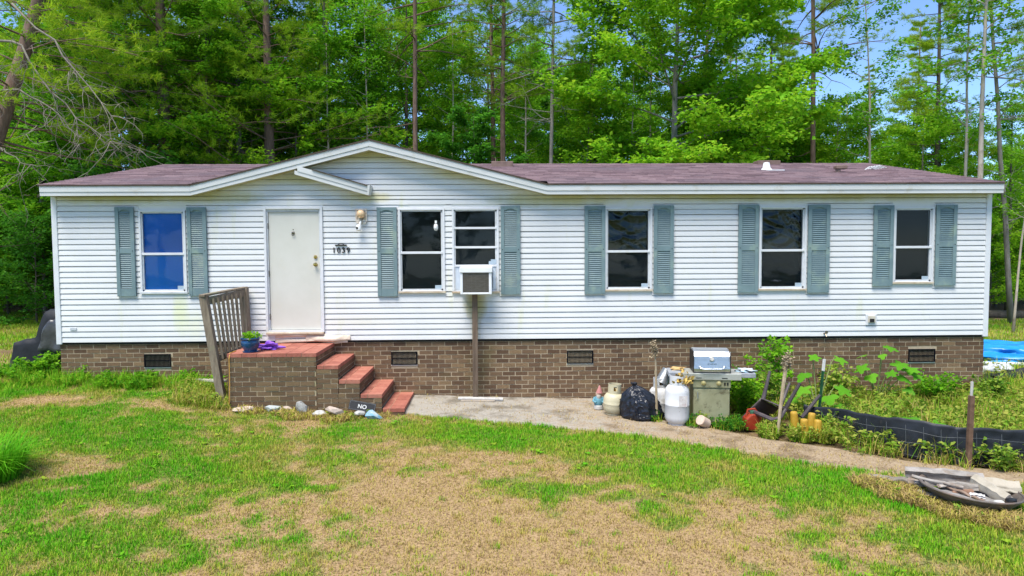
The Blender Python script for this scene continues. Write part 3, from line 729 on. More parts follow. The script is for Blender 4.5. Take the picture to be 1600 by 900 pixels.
kn = MB().lathe([(.026, 0), (.024, .012), (.012, .018)], 16, Matrix.Rotation(PI/2, 4, 'X'), (-3.385, .012, 1.835)).build('knocker', KN, door, smooth=True)
MB().tube([(-3.385+.022*math.sin(a), -.008, 1.815-.03*math.cos(a)) for a in np.linspace(-2.6, 2.6, 14)], .005, 6).build('knocker_ring', KN, kn)
MB().lathe([(.010, 0), (.006, .008)], 10, Matrix.Rotation(PI/2, 4, 'X'), (-3.385, .012, 1.89)).build('peephole', KN, door)
for z in (.42, 1.15, 1.95): MB().tube([(-3.80, -.005, z-.05), (-3.80, -.005, z+.05)], .008, 8).build('hinge', KN, fr_)
# melted, buckled siding below the threshold
WARP = pm('melted_siding', (.62,.50,.38), (.72,.62,.50), 4, .5, bs=.1, c3=(.45,.30,.18), dscale=4)
def warped(x0, x1, zb, zt, y, seed, amp):
    nx, nz = 60, 8; X, U = np.meshgrid(np.linspace(x0, x1, nx), np.linspace(0, 1, nz), indexing='ij')
    wv = (vnoise(X, X*0+seed, 3.3)-.5)*2*amp; ed = np.minimum(1, np.minimum(X-x0, x1-X)/.2)
    Z = zb + (zt-zb)*U + wv*ed*.5*(1-U)
    Yv = y - np.abs(wv)*ed*.9*np.sin(U*PI*.75+.6) - .012*(1-U)
    id_ = np.arange(nx*nz).reshape(nx, nz); Q = np.stack([id_[:-1,:-1], id_[1:,:-1], id_[1:,1:], id_[:-1,1:]], -1).reshape(-1, 4)
    V = np.stack([X, Yv, Z], -1).reshape(-1, 3) - np.array(worldloc(house))
    o = link('melted_siding', np_mesh('melted_siding', V, [Q], True), WARP, house)
    so = o.modifiers.new('thick', 'SOLIDIFY'); so.thickness = .004; return o
warped(-3.72, -2.62, .055, .135, .0, 3.3, .07); warped(-3.72, -2.50, -.03, .05, -.004, 8.1, .06); warped(-3.2, -2.45, .02, .10, -.03, 14.2, .10)
MB().box(-3.72, -2.5, .03, .12, -.03, .13).build('dark_gap', DARKM, house)

# porch light, camera, house number, small fittings
PL = pm('porch_light_block', (.68,.60,.50), (.78,.70,.62), 12, .5, c3=(.45,.28,.16), dscale=14, damt=(.5,.7))
AMB = pm('amber_glass', (.75,.48,.26), (.82,.58,.36), 9, .25)
b = MB(); b.box(-2.325, -2.30, -.05, -.016, 2.015, 2.235); b.box(-2.16, -2.135, -.05, -.016, 2.015, 2.235); b.box(-2.30, -2.16, -.05, -.016, 2.205, 2.235); b.box(-2.30, -2.16, -.05, -.016, 2.015, 2.045); b.box(-2.30, -2.16, -.03, -.016, 2.045, 2.205)
pl = b.build('porch_light', PL, house, bev=.004)
MB().lathe([(.02, .075), (.05, .06), (.066, .03), (.068, -.005), (.055, -.04), (.03, -.06)][::-1], 20, Matrix.Rotation(math.radians(18), 4, 'X'), (-2.228, -.085, 2.135)).build('lamp_shade', AMB, pl, smooth=True)
MB().box(-2.25, -2.205, -.10, -.03, 2.05, 2.085).build('lamp_holder', KN, pl)
sc_ = MB().tube([(-2.235, -.03, 2.02), (-2.235, -.10, 2.0), (-2.25, -.11, 1.95)], .018, 8).build('security_camera', BULB, house, smooth=True)
MB().lathe([(.025, -.05), (.042, -.035), (.045, .02), (.035, .045), (.012, .055)], 18, None, (-2.26, -.12, 1.91)).build('camera_head', BULB, sc_, smooth=True)
MB().lathe([(.024, 0), (.022, .012), (.01, .015)], 16, Matrix.Rotation(PI/2, 4, 'X'), (-2.278, -.15, 1.905)).build('lens', DARKM, sc_, smooth=True)
for dx in (-.055, .055): MB().box(-2.23+dx-.025, -2.23+dx+.025, -.06, -.03, 1.985, 2.012).build('mount_tab', PL, sc_)
BLK = pm('black_metal', (.008,.008,.008), (.016,.016,.016), 20, .45)
hn = MB().box(-2.68, -2.485, -.034, -.02, 1.612, 1.632).build('house_number', BLK, house)
MB().tube([(-2.63, -.028, 1.633), (-2.60, -.028, 1.646), (-2.58, -.028, 1.653), (-2.56, -.028, 1.646), (-2.53, -.028, 1.633)], .006, 6).build('scroll', BLK, hn)
def text_mesh(name, s, size, m, parent, loc, rot=(PI/2, 0, 0), ext=.003, align='CENTER'):
    cu = bpy.data.curves.new(name, 'FONT'); cu.body = s; cu.size = size; cu.extrude = ext; cu.offset = size*.018; cu.align_x = align
    o = bpy.data.objects.new(name, cu); COL.objects.link(o)
    dg = bpy.context.evaluated_depsgraph_get(); me = bpy.data.meshes.new_from_object(o.evaluated_get(dg))
    COL.objects.unlink(o); bpy.data.objects.remove(o); bpy.data.curves.remove(cu)
    q = link(name, me, m, parent); q.rotation_euler = rot
    q.location = Vector(loc) - worldloc(parent) if parent is not None else Vector(loc)
    return q
for i, ch in enumerate('1039'):
    text_mesh('digit', ch, .125, BLK, hn, (-2.70+i*.080, -.026, 1.497))
GREYP = pm('grey_plate', (.45,.47,.5), (.55,.57,.6), 9, .5)
MB().box(-7.125, -7.02, -.026, -.014, .218, .258).build('label_plate', GREYP, house)
dv = MB().box(6.41, 6.60, -.03, -.012, .195, .39).build('dryer_vent', TRIM, house, bev=.006)
MB().box(6.445, 6.565, -.055, -.03, .24, .36).build('vent_hood', pm('tan_hood', (.45,.40,.32), (.6,.55,.45), 9, .6), dv, bev=.006)
MB().box(6.465, 6.545, -.058, -.0551, .25, .31).build('flap', DARKM, dv)
sp = MB().tube([(5.69, .0, .06), (5.69, -.07, .055), (5.69, -.10, .01)], .013, 8).build('spigot', KN, house, smooth=True)
MB().lathe([(.028, 0), (.028, .008)], 10, Matrix.Rotation(PI/2, 4, 'X'), (5.70, -.075, .085)).build('handle', KN, sp)

# ------------------------------------------------------------------ brick base
VENTS = [(-5.939,-5.497,-.426,-.204), (-1.772,-1.328,-.424,-.200), (1.237,1.689,-.431,-.205), (7.206,7.676,-.462,-.234)]
found = MB().box(XL+.03, XR-.03, .034, 7.9, -1.3, -.031).build('foundation', MORTAR, house)
bm_ = bpy.data.meshes.new('brick')
bm_.from_pydata([(sx*.5, sy*.5, sz*.5) for sx in (-1, 1) for sy in (-1, 1) for sz in (-1, 1)], [], [(0,1,3,2),(4,6,7,5),(0,4,5,1),(2,3,7,6),(0,2,6,4),(1,5,7,3)])
bm_.materials.append(BRICK)
bm2_ = bm_.copy(); bm2_.materials.clear(); bm2_.materials.append(BRICK2)
def lay(x0, x1, zt, zb_fn, holes, br, L=.2195, CH=.0752, joint=.013, off=0):
    """running bond pieces (x0,x1,z0,z1) between x0 and x1"""
    out = []; r_ = 0; z = zt
    while z > -1.25:
        z1 = z; z0 = z-(CH-joint); z -= CH; r_ += 1
        x = x0-(L/2 if (r_+off) % 2 else 0)+br.uniform(-.006, .006)
        while x < x1:
            a, c = max(x, x0), min(x+L-joint, x1); x += L
            if c-a < .03: continue
            if z1 < zb_fn((a+c)/2)-.05: continue
            pcs = [(a, c)]
            for h in holes:
                if z1 > h[2] and z0 < h[3]:
                    np_ = []
                    for p, q in pcs:
                        if h[0] > p: np_.append((p, min(q, h[0]-.004)))
                        if h[1] < q: np_.append((max(p, h[1]+.004), q))
                        if h[0] <= p and h[1] >= q: pass
                    pcs = [t for t in np_ if t[1]-t[0] > .025]
            for p, q in pcs: out.append((p, q, z0, z1))
    return out
br = random.Random(5)
pcs = lay(XL+.03, XR-.03, -.040, lambda x: g1(x, 0), VENTS, br)
def hidden(p):
    xm, zm = (p[0]+p[1])/2, (p[2]+p[3])/2
    if -4.4 < xm < -2.73: return True
    if -2.73 <= xm < -1.4 and zm < -.22-.227*math.floor((xm+2.73)/.329): return True
    if xm > 2.9 and zm < -.72: return True
    return zm < g1(xm, 0)
vis = [p for p in pcs if not hidden(p)]
vis.sort(key=lambda p: ((p[0]+p[1])/2)**2 - 3*(p[1]-p[0] > .15) + (0 if (p[0] > -1.4) else 3))
single = set(vis[:300])
rest = MB()
for p in pcs:
    yj = br.uniform(-.003, .003)
    if p in single:
        o = bpy.data.objects.new('brick', bm_); COL.objects.link(o); o.parent = found
        o.location = Vector(((p[0]+p[1])/2, .055+yj, (p[2]+p[3])/2)) - worldloc(found); o.scale = (p[1]-p[0], .05, p[3]-p[2])
        o.rotation_euler = (0, br.uniform(-.006, .006), 0)
    else: rest.box(p[0], p[1], .03+yj, .08, p[2], p[3])
for xs_, s in ((XL+.03, -1), (XR-.03, 1)):
    for p in lay(.09, 7.9, -.040, lambda y: g1(xs_, y), [], br): rest.box(xs_-.006, xs_+.006, p[0], p[1], p[2], p[3])
rest.build('brick', BRICK, found, kind='stuff')
WEDGE = pm('white_mortar_sill', (.6,.57,.5), (.72,.69,.62), 12, .8)
for x0, x1, z0, z1 in VENTS:
    b = MB(); t = .014
    b.box(x0, x1, .012, .034, z1-t, z1); b.box(x0, x1, .012, .034, z0, z0+t); b.box(x0, x0+t, .012, .034, z0+t, z1-t); b.box(x1-t, x1, .012, .034, z0+t, z1-t); b.box(x0, x1, .0345, .05, z0, z1)
    v = b.build('foundation_vent', VENTM, house)
    s = MB()
    for i in range(20):
        x = x0+.02+i*(x1-x0-.04)/19; s.box(x-.004, x+.004, .018, .030, z0+t, z1-t)
    s.box(x0+t, x1-t, .022, .029, (z0+z1)/2-.006, (z0+z1)/2+.006)
    s.build('vent_bar', VENTM, v, kind='stuff')
    MB().box(x0-.005, x1+.005, .022, .04, z0-.016, z0-.003).build('vent_sill', WEDGE, v)

# ------------------------------------------------------------------ brick stoop and steps
stoop = thing('brick_steps', 'brick stoop with red tiled landing and four red tiled steps below the front door', 'steps', (-2.9, -.6, -.95))
SX = [-4.065, -2.73, -2.40, -2.075, -1.74, -1.40]; SZ = [-.030, -.222, -.447, -.675, -.895]
YF, YB = -1.20, .028
b = MB()
for i in range(5): b.box(SX[i]+.012, SX[i+1]-.0065, YF+.0065, YB, -1.3, SZ[i]-.006)
b.build('mortar_core', MORTAR, stoop)
tile_me = bm_.copy(); tile_me.name = 'tile'; tile_me.materials.clear(); tile_me.materials.append(TILE)
def place(me, name, parent, c, s, rz=0, tilt=0):
    o = bpy.data.objects.new(name, me); COL.objects.link(o); o.parent = parent
    o.location = Vector(c) - worldloc(parent); o.scale = s; o.rotation_euler = (tilt, tilt*.5, rz); return o
br = random.Random(8); restb = MB(); nb = 0
def one(c, s, rz=0):
    global nb
    if nb < 290: place(bm2_, 'brick', stoop, c, s, rz, br.uniform(-.004, .004)); nb += 1
    else: restb.box(c[0]-(s[0] if rz == 0 else s[1])/2, c[0]+(s[0] if rz == 0 else s[1])/2, c[1]-(s[1] if rz == 0 else s[0])/2, c[1]+(s[1] if rz == 0 else s[0])/2, c[2]-s[2]/2, c[2]+s[2]/2)
for i in range(5):
    zg = lambda x: g1(x, YF)
    for p in lay(SX[i], SX[i+1]-.002, SZ[i]-.062, zg, [], br, off=i):
        if p[2] < -1.2: continue
        one(((p[0]+p[1])/2, YF+.025+br.uniform(-.004, .004), (p[2]+p[3])/2), (p[1]-p[0], .05, p[3]-p[2]))
for i in range(5):   # risers, seen from the right
    zlow = SZ[i+1] if i < 4 else -1.08
    for p in lay(YF+.002, YB, SZ[i]-.062, lambda y: zlow+.02, [], br, off=i):
        if p[3] < zlow+.01: continue
        one((SX[i+1]-.025+br.uniform(-.003, .003), (p[0]+p[1])/2, (max(p[2], zlow-.02)+p[3])/2), (p[1]-p[0], .05, p[3]-max(p[2], zlow-.02)), PI/2)
for p in lay(YF+.002, YB, SZ[0]-.062, lambda y: g1(-4.1, y), [], br):
    restb.box(SX[0]-.004, SX[0]+.04, p[0], p[1], p[2], p[3])
restb.build('brick', BRICK2, stoop, kind='stuff')
def tiles(x0, x1, z, xs, ny):
    ys = np.linspace(YF-.008, YB-.002, ny+1)
    for a, c in zip(xs[:-1], xs[1:]):
        for j in range(ny):
            place(tile_me, 'tile', stoop, ((a+c)/2, (ys[j]+ys[j+1])/2, z-.029+br.uniform(-.002, .002)), (c-a-.008, ys[j+1]-ys[j]-.008, .056), 0, br.uniform(-.004, .004))
tiles(SX[0], SX[1], SZ[0], np.linspace(SX[0]-.008, SX[1]+.008, 7), 5)
for i in range(1, 5): tiles(SX[i], SX[i+1], SZ[i], [SX[i]+.01, SX[i]+.118, SX[i+1]+.008], 6)

# ------------------------------------------------------------------ leaning wooden railing
WOOD = pm('weathered_wood', (.13,.10,.07), (.27,.22,.16), 5, .85, bs=.35, stretch=(6, 6, .8), c3=(.20,.20,.12), dscale=3)
WOODL = pm('silvered_wood', (.30,.27,.23), (.46,.43,.38), 7, .85, bs=.35, stretch=(1.2, 6, 6), c3=(.24,.19,.15), dscale=5)
rl = thing('wooden_railing', 'leaning weathered wooden railing with balusters at the left of the brick steps', 'railing', (-4.2, -.6, -.85))
P1b, P1t = Vector((-4.20, -1.04, -.95)), Vector((-4.475, -1.02, .85)); P2b, P2t = Vector((-4.115, -.13, -.9)), Vector((-4.175, -.12, .92))
MB().bar(P1b, P1t, .115, .105, (0, 1, 0)).build('post', WOOD, rl, bev=.006)
MB().bar(P2b, P2t, .11, .10, (0, 1, 0)).build('post', WOOD, rl, bev=.006)
MB().bar(P1t+Vector((.0, -.07, .0)), P2t+Vector((0, .05, .0)), .10, .035).build('top_rail', WOOD, rl, bev=.005)
MB().bar(P1t+Vector((.055, .04, -.085)), P2t+Vector((-.0, -.05, -.085)), .04, .115).build('top_rail', WOOD, rl, bev=.004)
q1 = P1b.lerp(P1t, .46); q2 = P2b.lerp(P2t, .46)
MB().bar(q1+Vector((.05, .05, 0)), q2+Vector((0, -.05, 0)), .04, .10).build('bottom_rail', WOOD, rl, bev=.004)
for i in range(8):
    t = (i+.8)/8.3; a = (q1+Vector((.05, 0, -.03))).lerp(q2+Vector((0, 0, -.03)), t); c = (P1t+Vector((.055, 0, -.06))).lerp(P2t+Vector((0, 0, -.06)), t)
    MB().bar(a+Vector((.03, 0, 0)), c+Vector((.03, 0, 0)), .034, .034, (0, 1, 0)).build('baluster', WOOD, rl)
bd = MB().bar((-4.95, -.22, -.60), (-4.35, -.62, -.56), .11, .035).build('wooden_board', WOODL, None, bev=.004); tag(bd, 'pale grey board lying in weeds against the base of the leaning railing', 'board')
CORD = pm('orange_cord', (.55,.28,.05), (.65,.36,.08), 9, .6)
c = MB().tube([(-4.03, -.95, -.022), (-4.03, -1.19, -.02), (-4.032, -1.225, -.1), (-4.03, -1.23, -.5), (-4.045, -1.24, -.82), (-4.0, -1.26, -.88)], .006, 6).build('orange_cord', CORD); tag(c, 'thin orange cord hanging down the front left edge of the brick landing', 'cord')

# ------------------------------------------------------------------ plants helpers
LEAF = {}
LEAF['lime'] = leaf_mat('lime_leaves', (.11,.33,.014), (.21,.49,.018), (.37,.58,.03), .5)
LEAF['mid'] = leaf_mat('green_leaves', (.07,.24,.012), (.15,.40,.015), (.28,.52,.02), .5)
LEAF['dark'] = leaf_mat('dark_leaves', (.035,.15,.015), (.07,.26,.02), (.13,.36,.025), .48)
LEAF['needle'] = leaf_mat('pine_needles', (.10,.23,.012), (.23,.42,.016), (.42,.54,.03), .5)
LEAF['weed'] = leaf_mat('weed_leaves', (.07,.20,.02), (.20,.35,.03), (.42,.42,.08), .42)
LEAF['bigleaf'] = leaf_mat('broad_leaves', (.07,.26,.015), (.13,.38,.02), (.25,.48,.04), .45)
STEM = pm('green_stem', (.14,.2,.05), (.25,.27,.10), 9, .7)
DEAD = pm('dead_stalk', (.30,.23,.14), (.46,.37,.25), 12, .9, bs=.2)
def leaf_quads(P, D, Nn, Ln, Wn):
    """diamond leaves folded along the midrib: base P, direction D, normal N"""
    side = np.cross(D, Nn); side /= np.linalg.norm(side, axis=1, keepdims=True)+1e-9
    mid = P + D*(Ln*.5)[:, None]
    lift = Nn*(Ln*.10)[:, None]
    V = np.stack([P, mid+side*(Wn/2)[:, None]+lift, P+D*Ln[:, None]-Nn*(Ln*.12)[:, None], mid-side*(Wn/2)[:, None]+lift], 1).reshape(-1, 3)
    o = np.arange(len(P))*4
    return V, [np.stack([o, o+1, o+2], -1), np.stack([o, o+2, o+3], -1)]
def unit(v): return v/(np.linalg.norm(v, axis=-1, keepdims=True)+1e-9)
def sprays(q, branches, n, ls, spread, upn=.55, droop=0.0):
    """leaves spread along polylines; returns V, faces"""
    L = np.array([sum((np.linalg.norm(b[i+1]-b[i]) for i in range(len(b)-1))) for b in branches]); p = L/L.sum()
    pick = q.choice(len(branches), n, p=p); t = q.random(n)**.75
    B = np.array([b if len(b) == 4 else np.array([b[int(round(k*(len(b)-1)/3))] for k in range(4)]) for b in branches])
    s = t*3; i = np.minimum(s.astype(int), 2); f = (s-i)[:, None]
    A = B[pick, i]*(1-f)+B[pick, i+1]*f
    dr = unit(B[pick, 3]-B[pick, 0])
    P = A + q.normal(0, 1, (n, 3))*np.array([spread, spread, spread*.45])
    D = unit(dr*.5 + unit(q.normal(0, 1, (n, 3))*np.array([1, 1, .35])) - np.array([0, 0, droop]))
    Nn = unit(np.array([0, 0, 1.0]) + q.normal(0, upn, (n, 3))); Nn = unit(Nn - D*np.sum(Nn*D, 1, keepdims=True))
    ln = ls*q.uniform(.65, 1.3, n)
    return leaf_quads(P, D, Nn, ln, ln*q.uniform(.5, .75, n))
def plant(name, label, cat, x, y, h, nst, spread, leafn, ls, m, seed, group=None, z=None):
    z = g1(x, y) if z is None else z; q = np.random.default_rng(seed)
    t = thing(name, label, cat, (x, y, z), group); mb = MB(); br_ = []
    for i in range(nst):
        a = q.uniform(0, 2*PI); r = spread*q.uniform(.2, 1); hh = h*q.uniform(.6, 1)
        pts = [np.array([x+math.cos(a)*r*.15*k**1.0*(1+k*.6)/1.5, y+math.sin(a)*r*.15*k*(1+k*.6)/1.5, z+hh*(k/3)**.9]) for k in range(4)]
        mb.tube(pts, [.008, .007, .005, .003], 5); br_.append(np.array(pts))
        for k in range(3):
            p0 = pts[1]+(pts[3]-pts[1])*q.random(); aa = q.uniform(0, 2*PI); d = np.array([math.cos(aa), math.sin(aa), .25])*h*.22
            br_.append(np.array([p0, p0+d*.33, p0+d*.66, p0+d]))
    mb.build('stem', STEM, t)
    V, F = sprays(q, br_, leafn, ls, ls*.5, .6, .25); off = np.array(worldloc(t))
    link('foliage', np_mesh('foliage', V-off, F), m, t)
    return t
def big_leaf_mesh(seed, lobes=5):
    q = np.random.default_rng(seed); n = 40; vs = [(0, 0, 0), (.45, 0, .03)]
    for i in range(n):
        a = 2*PI*i/n; r = .5*(.86+.24*math.cos(lobes*a)+q.normal(0, .035))
        x = .45+r*math.cos(a)*1.0; y = r*math.sin(a)*.95
        vs.append((x, y, -.10*(y/.5)**2 - .10*max(0, x-.5)**2 + q.normal(0, .012)))
    me = bpy.data.meshes.new('leaf'); me.from_pydata(vs, [], [(1, 2+i, 2+(i+1) % n) for i in range(n)]); me.update()
    for p in me.polygons: p.use_smooth = True
    me.materials.append(LEAF['bigleaf']); return me
BIGL = [big_leaf_mesh(1, 5), big_leaf_mesh(4, 3), big_leaf_mesh(9, 5)]

# ------------------------------------------------------------------ flower pot and things by the steps
BLUEP = pm('blue_glaze', (.006,.03,.10), (.02,.09,.22), 6, .18, bs=.03, spec=.6)
pot = thing('flower_pot', 'glazed blue flower pot with green sprouts on the corner of the red landing', 'flower pot', (-3.775, -1.03, -.03))
MB().lathe([(.085, -.028), (.115, -.024), (.118, -.012), (.09, -.010), (.095, .0), (.128, .06), (.140, .11), (.136, .145), (.126, .16), (.14, .172), (.146, .185), (.14, .195), (.125, .19), (.12, .165), (.0, .16)], 32, None, (-3.775, -1.03, 0)).build('pot_body', BLUEP, pot, smooth=True)
MB().lathe([(.0, .160), (.118, .163)], 20, None, (-3.775, -1.03, .004)).build('soil', pm('potting_soil', (.03,.02,.012), (.07,.05,.03), 30, .95), pot)
q = np.random.default_rng(3); bb = []
for i in range(14):
    a = q.uniform(0, 6.28); r = q.uniform(0, .09); p0 = np.array([-3.775+r*math.cos(a), -1.03+r*math.sin(a), .16]); d = np.array([math.cos(a)*.06, math.sin(a)*.06, .09])
    bb.append(np.array([p0, p0+d*.3, p0+d*.7, p0+d]))
V, F = sprays(q, bb, 220, .05, .02, .7); link('sprouts', np_mesh('sprouts', V-np.array(worldloc(pot)), F), LEAF['mid'], pot)
def crumple(name, c, r, m, seed, amp=.35, flat=1.0, parent=None, n=(40, 28), fr=3.2, base=None, crease=.10):
    """a crumpled sheet or sack: a sphere pushed about by folds, flattened where it sits"""
    q = np.random.default_rng(seed); U, V_ = np.meshgrid(np.linspace(0, 2*PI, n[0], endpoint=False), np.linspace(.04, PI-.04, n[1]), indexing='ij')
    d = np.stack([np.cos(U)*np.sin(V_), np.sin(U)*np.sin(V_), np.cos(V_)], -1); rad = np.ones(U.shape)
    for i in range(16):
        k = unit(q.normal(0, 1, 3)); ph = q.uniform(0, 6.28); f = q.uniform(1.2, fr)
        s = np.sin((d@k)*f*PI+ph); rad += amp*.16*s
    for i in range(26):
        k = unit(q.normal(0, 1, 3)); off = q.uniform(-.8, .8); rad += crease*q.choice([-.7, 1])*np.exp(-np.abs((d@k)-off)/.05)*np.clip(d@unit(q.normal(0, 1, 3))+.4, 0, 1)
    P = d*rad[..., None]*np.array(r)
    if base is not None: P[..., 2] = np.maximum(P[..., 2], base)
    P += np.array(c); i0 = np.arange(n[0]*n[1]).reshape(n)
    i1 = np.roll(i0, -1, 0); Q = np.stack([i0[:, :-1], i1[:, :-1], i1[:, 1:], i0[:, 1:]], -1).reshape(-1, 4)[:, ::-1]
    caps = [i0[:, 0][None, :], i0[:, -1][::-1][None, :]]
    off_ = np.array(worldloc(parent)) if parent is not None else np.array(c)*1.0
    o = link(name, np_mesh(name, P.reshape(-1, 3)-off_, [Q]+caps, False), m, parent)
    if parent is None: o.location = c
    o.data.polygons.foreach_set('use_smooth', np.ones(len(o.data.polygons), bool)); o.data.set_sharp_from_angle(angle=math.radians(50))
    return o
PURP = pm('purple_cloth', (.16,.05,.42), (.28,.10,.62), 9, .6)
tag(crumple('purple_cloth', (-3.56, -.80, .025), (.12, .07, .055), PURP, 5, .8, base=-.05, crease=.05), 'crumpled purple cloth on the landing just right of the blue pot', 'cloth')
ROCKG = pm('grey_stone', (.35,.34,.32), (.55,.54,.50), 14, .85, bs=.4, c3=(.32,.44,.48), dscale=6, damt=(.5,.65))
ROCKW = pm('white_stone', (.36,.35,.32), (.52,.51,.48), 14, .8, bs=.4, c3=(.25,.24,.22), dscale=9, damt=(.55,.65))
ROCKP = pm('pinkish_stone', (.42,.33,.27), (.55,.46,.39), 14, .85, bs=.4)
ROCKB = pm('blue_white_stone', (.32,.36,.36), (.45,.48,.46), 12, .7, bs=.3, c3=(.14,.30,.40), dscale=5, damt=(.5,.6))
def rock(name, c, s, m, seed, rot, label):
    q = np.random.default_rng(seed); pts = unit(q.normal(0, 1, (26, 3)))*q.uniform(.8, 1.1, (26, 1))*np.array(s)
    import bmesh
    b = bmesh.new(); [b.verts.new(p) for p in pts]; r = bmesh.ops.convex_hull(b, input=b.verts)
    bmesh.ops.delete(b, geom=[v for v in b.verts if not v.link_faces], context='VERTS')
    me = bpy.data.meshes.new(name); b.to_mesh(me); b.free()
    o = link(name, me, m, None, c); o.rotation_euler = rot; bv = o.modifiers.new('bevel', 'BEVEL'); bv.width = .008; tag(o, label, 'stone'); return o
rk = [((-3.80,-1.32,-.86), (.19,.12,.05), ROCKP, 1, (0,0,.3), 'flat pinkish stone lying in dry grass nearest the leaning railing post'),
 ((-3.36,-1.22,-.88), (.20,.08,.06), ROCKB, 2, (.2,.1,.5), 'long bluish stone lying in the grass before the brick landing'),
 ((-3.18,-1.16,-.89), (.11,.09,.05), ROCKP, 8, (0,.2,.9), 'small tan stone touching the long bluish one'),
 ((-2.93,-1.30,-.86), (.08,.06,.16), ROCKW, 3, (.2,-.5,.4), 'upright mottled white stone leaning in front of the brick landing'),
 ((-2.66,-1.36,-.92), (.12,.08,.05), ROCKW, 4, (0,.1,.2), 'low white stone between the upright mottled one and the brick chunk'),
 ((-2.38,-1.38,-.90), (.20,.09,.06), ROCKP, 5, (.1,.45,.3), 'tilted pinkish brick shaped stone in front of the second step'),
 ((-2.05,-1.38,-.93), (.10,.07,.05), ROCKW, 6, (0,.1,.6), 'small pale stone beneath the black sign'),
 ((-1.80,-1.42,-.94), (.16,.10,.09), ROCKB, 7, (.1,.1,.1), 'blue and white lump of stone right of the black sign')]
for c, s, m, sd_, rot, lb in rk: rock('stone', c, s, m, sd_, rot, lb)['group'] = 'stones strewn before the brick steps'
sg = thing('sign', 'fallen black sign with the white word NO lying against the brick steps', 'sign', (-2.02, -1.30, -.84))
sg.rotation_euler = (math.radians(-24), math.radians(11), .04)
MBk = MB().box(-2.02-.20, -2.02+.20, -1.306, -1.294, -.84-.075, -.84+.075); pn = MBk.build('sign_panel', BLK, sg, bev=.004)
WHITEP = pm('white_paint', (.5,.5,.48), (.64,.64,.62), 9, .6, c3=(.35,.33,.3), dscale=20)
o = text_mesh('lettering', 'NO', .085, WHITEP, sg, (-2.02, -1.3085, -.872), ext=.001)
b = MB()
for x0, x1, z0, z1 in ((-.19,.19,.060,.064), (-.19,.19,-.064,-.060), (-.19,-.186,-.06,.06), (.186,.19,-.06,.06)): b.box(-2.02+x0, -2.02+x1, -1.3075, -1.3062, -.84+z0, -.84+z1)
b.build('border', pm('dull_border', (.10,.10,.10), (.2,.2,.2), 20, .7), sg)

# ------------------------------------------------------------------ air conditioner and its prop
ac = thing('air_conditioner', 'white window air conditioner with brown grille propped below the double window', 'air conditioner', (-.305, -.17, .79))
ACW = pm('ac_white', (.70,.71,.73), (.8,.81,.83), 6, .4, bs=.03, c3=(.55,.5,.4), dscale=7, damt=(.6,.8))
b = MB(); b.box(-.563, -.523, -.36, -.02, .795, 1.20); b.box(-.093, -.045, -.36, -.02, .795, 1.20); b.box(-.523, -.093, -.36, -.02, .795, .826); b.box(-.575, -.035, -.375, -.02, 1.155, 1.243); b.box(-.523, -.093, -.30, -.02, .826, 1.155)
b.build('casing', ACW, ac, bev=.008)
COIL = pm('brown_coil', (.10,.085,.065), (.2,.17,.135), 12, .7, stretch=(1, 1, 4), bs=.1)
gr = MB().box(-.523, -.093, -.345, -.301, .826, 1.15).build('grille', COIL, ac)
b = MB()
for i in range(22): b.box(-.523, -.093, -.352, -.346, .835+i*.0145, .838+i*.0145)
for i in range(1, 6): b.box(-.523+i*.0717-.0015, -.523+i*.0717+.0015, -.3535, -.3525, .828, 1.15)
b.build('grille_wire', pm('grille_wire', (.16,.14,.11), (.25,.22,.18), 9, .6), gr, kind='stuff')
PANEL = pm('pale_blue_panel', (.55,.62,.70), (.64,.70,.78), 9, .5, bs=.02)
for x0, x1 in ((-.675, -.564), (-.034, .045)):
    p = MB().box(x0, x1, -.012, .02, .842, 1.24).build('side_panel', PANEL, ac)
    b = MB()
    for i in range(5): xx = x0+(i+.5)*(x1-x0)/5; b.box(xx-.004, xx+.004, -.018, -.0125, .846, 1.236)
    b.build('pleat', PANEL, p, kind='stuff')
    MB().box(x0-.0 if x0 < -.5 else x1-.012, x0+.012 if x0 < -.5 else x1, -.024, -.013, .842, 1.24).build('panel_edge', TRIM, p)
post = MB().box(-.378, -.288, -.20, -.11, -1.03, .792).build('wooden_post', pm('dark_wet_wood', (.09,.06,.04), (.19,.135,.095), 4, .85, bs=.35, stretch=(7, 7, .6), c3=(.13,.11,.06), dscale=2)); tag(post, 'square brown wooden post propping up the window air conditioner', 'post')
PIPEM = pm('grey_pipe', (.36,.34,.31), (.5,.48,.45), 11, .6, bs=.1, c3=(.25,.2,.15), dscale=9)
for i, (a, c, r, lb) in enumerate([((-.62, -.24, -.965), (.13, -.30, -.972), .034, 'upper pale grey pipe lying on the path at the foot of the wooden post'), ((-.57, -.34, -.985), (-.01, -.36, -.99), .026, 'shorter darker pipe lying under the pale pipe at the post foot')]):
    o = MB().tube([a, c], r, 14).build('pipe', PIPEM if i == 0 else pm('brown_pipe', (.22,.18,.14), (.33,.28,.22), 9, .7), smooth=True); tag(o, lb, 'pipe', 'pipes at the post foot')

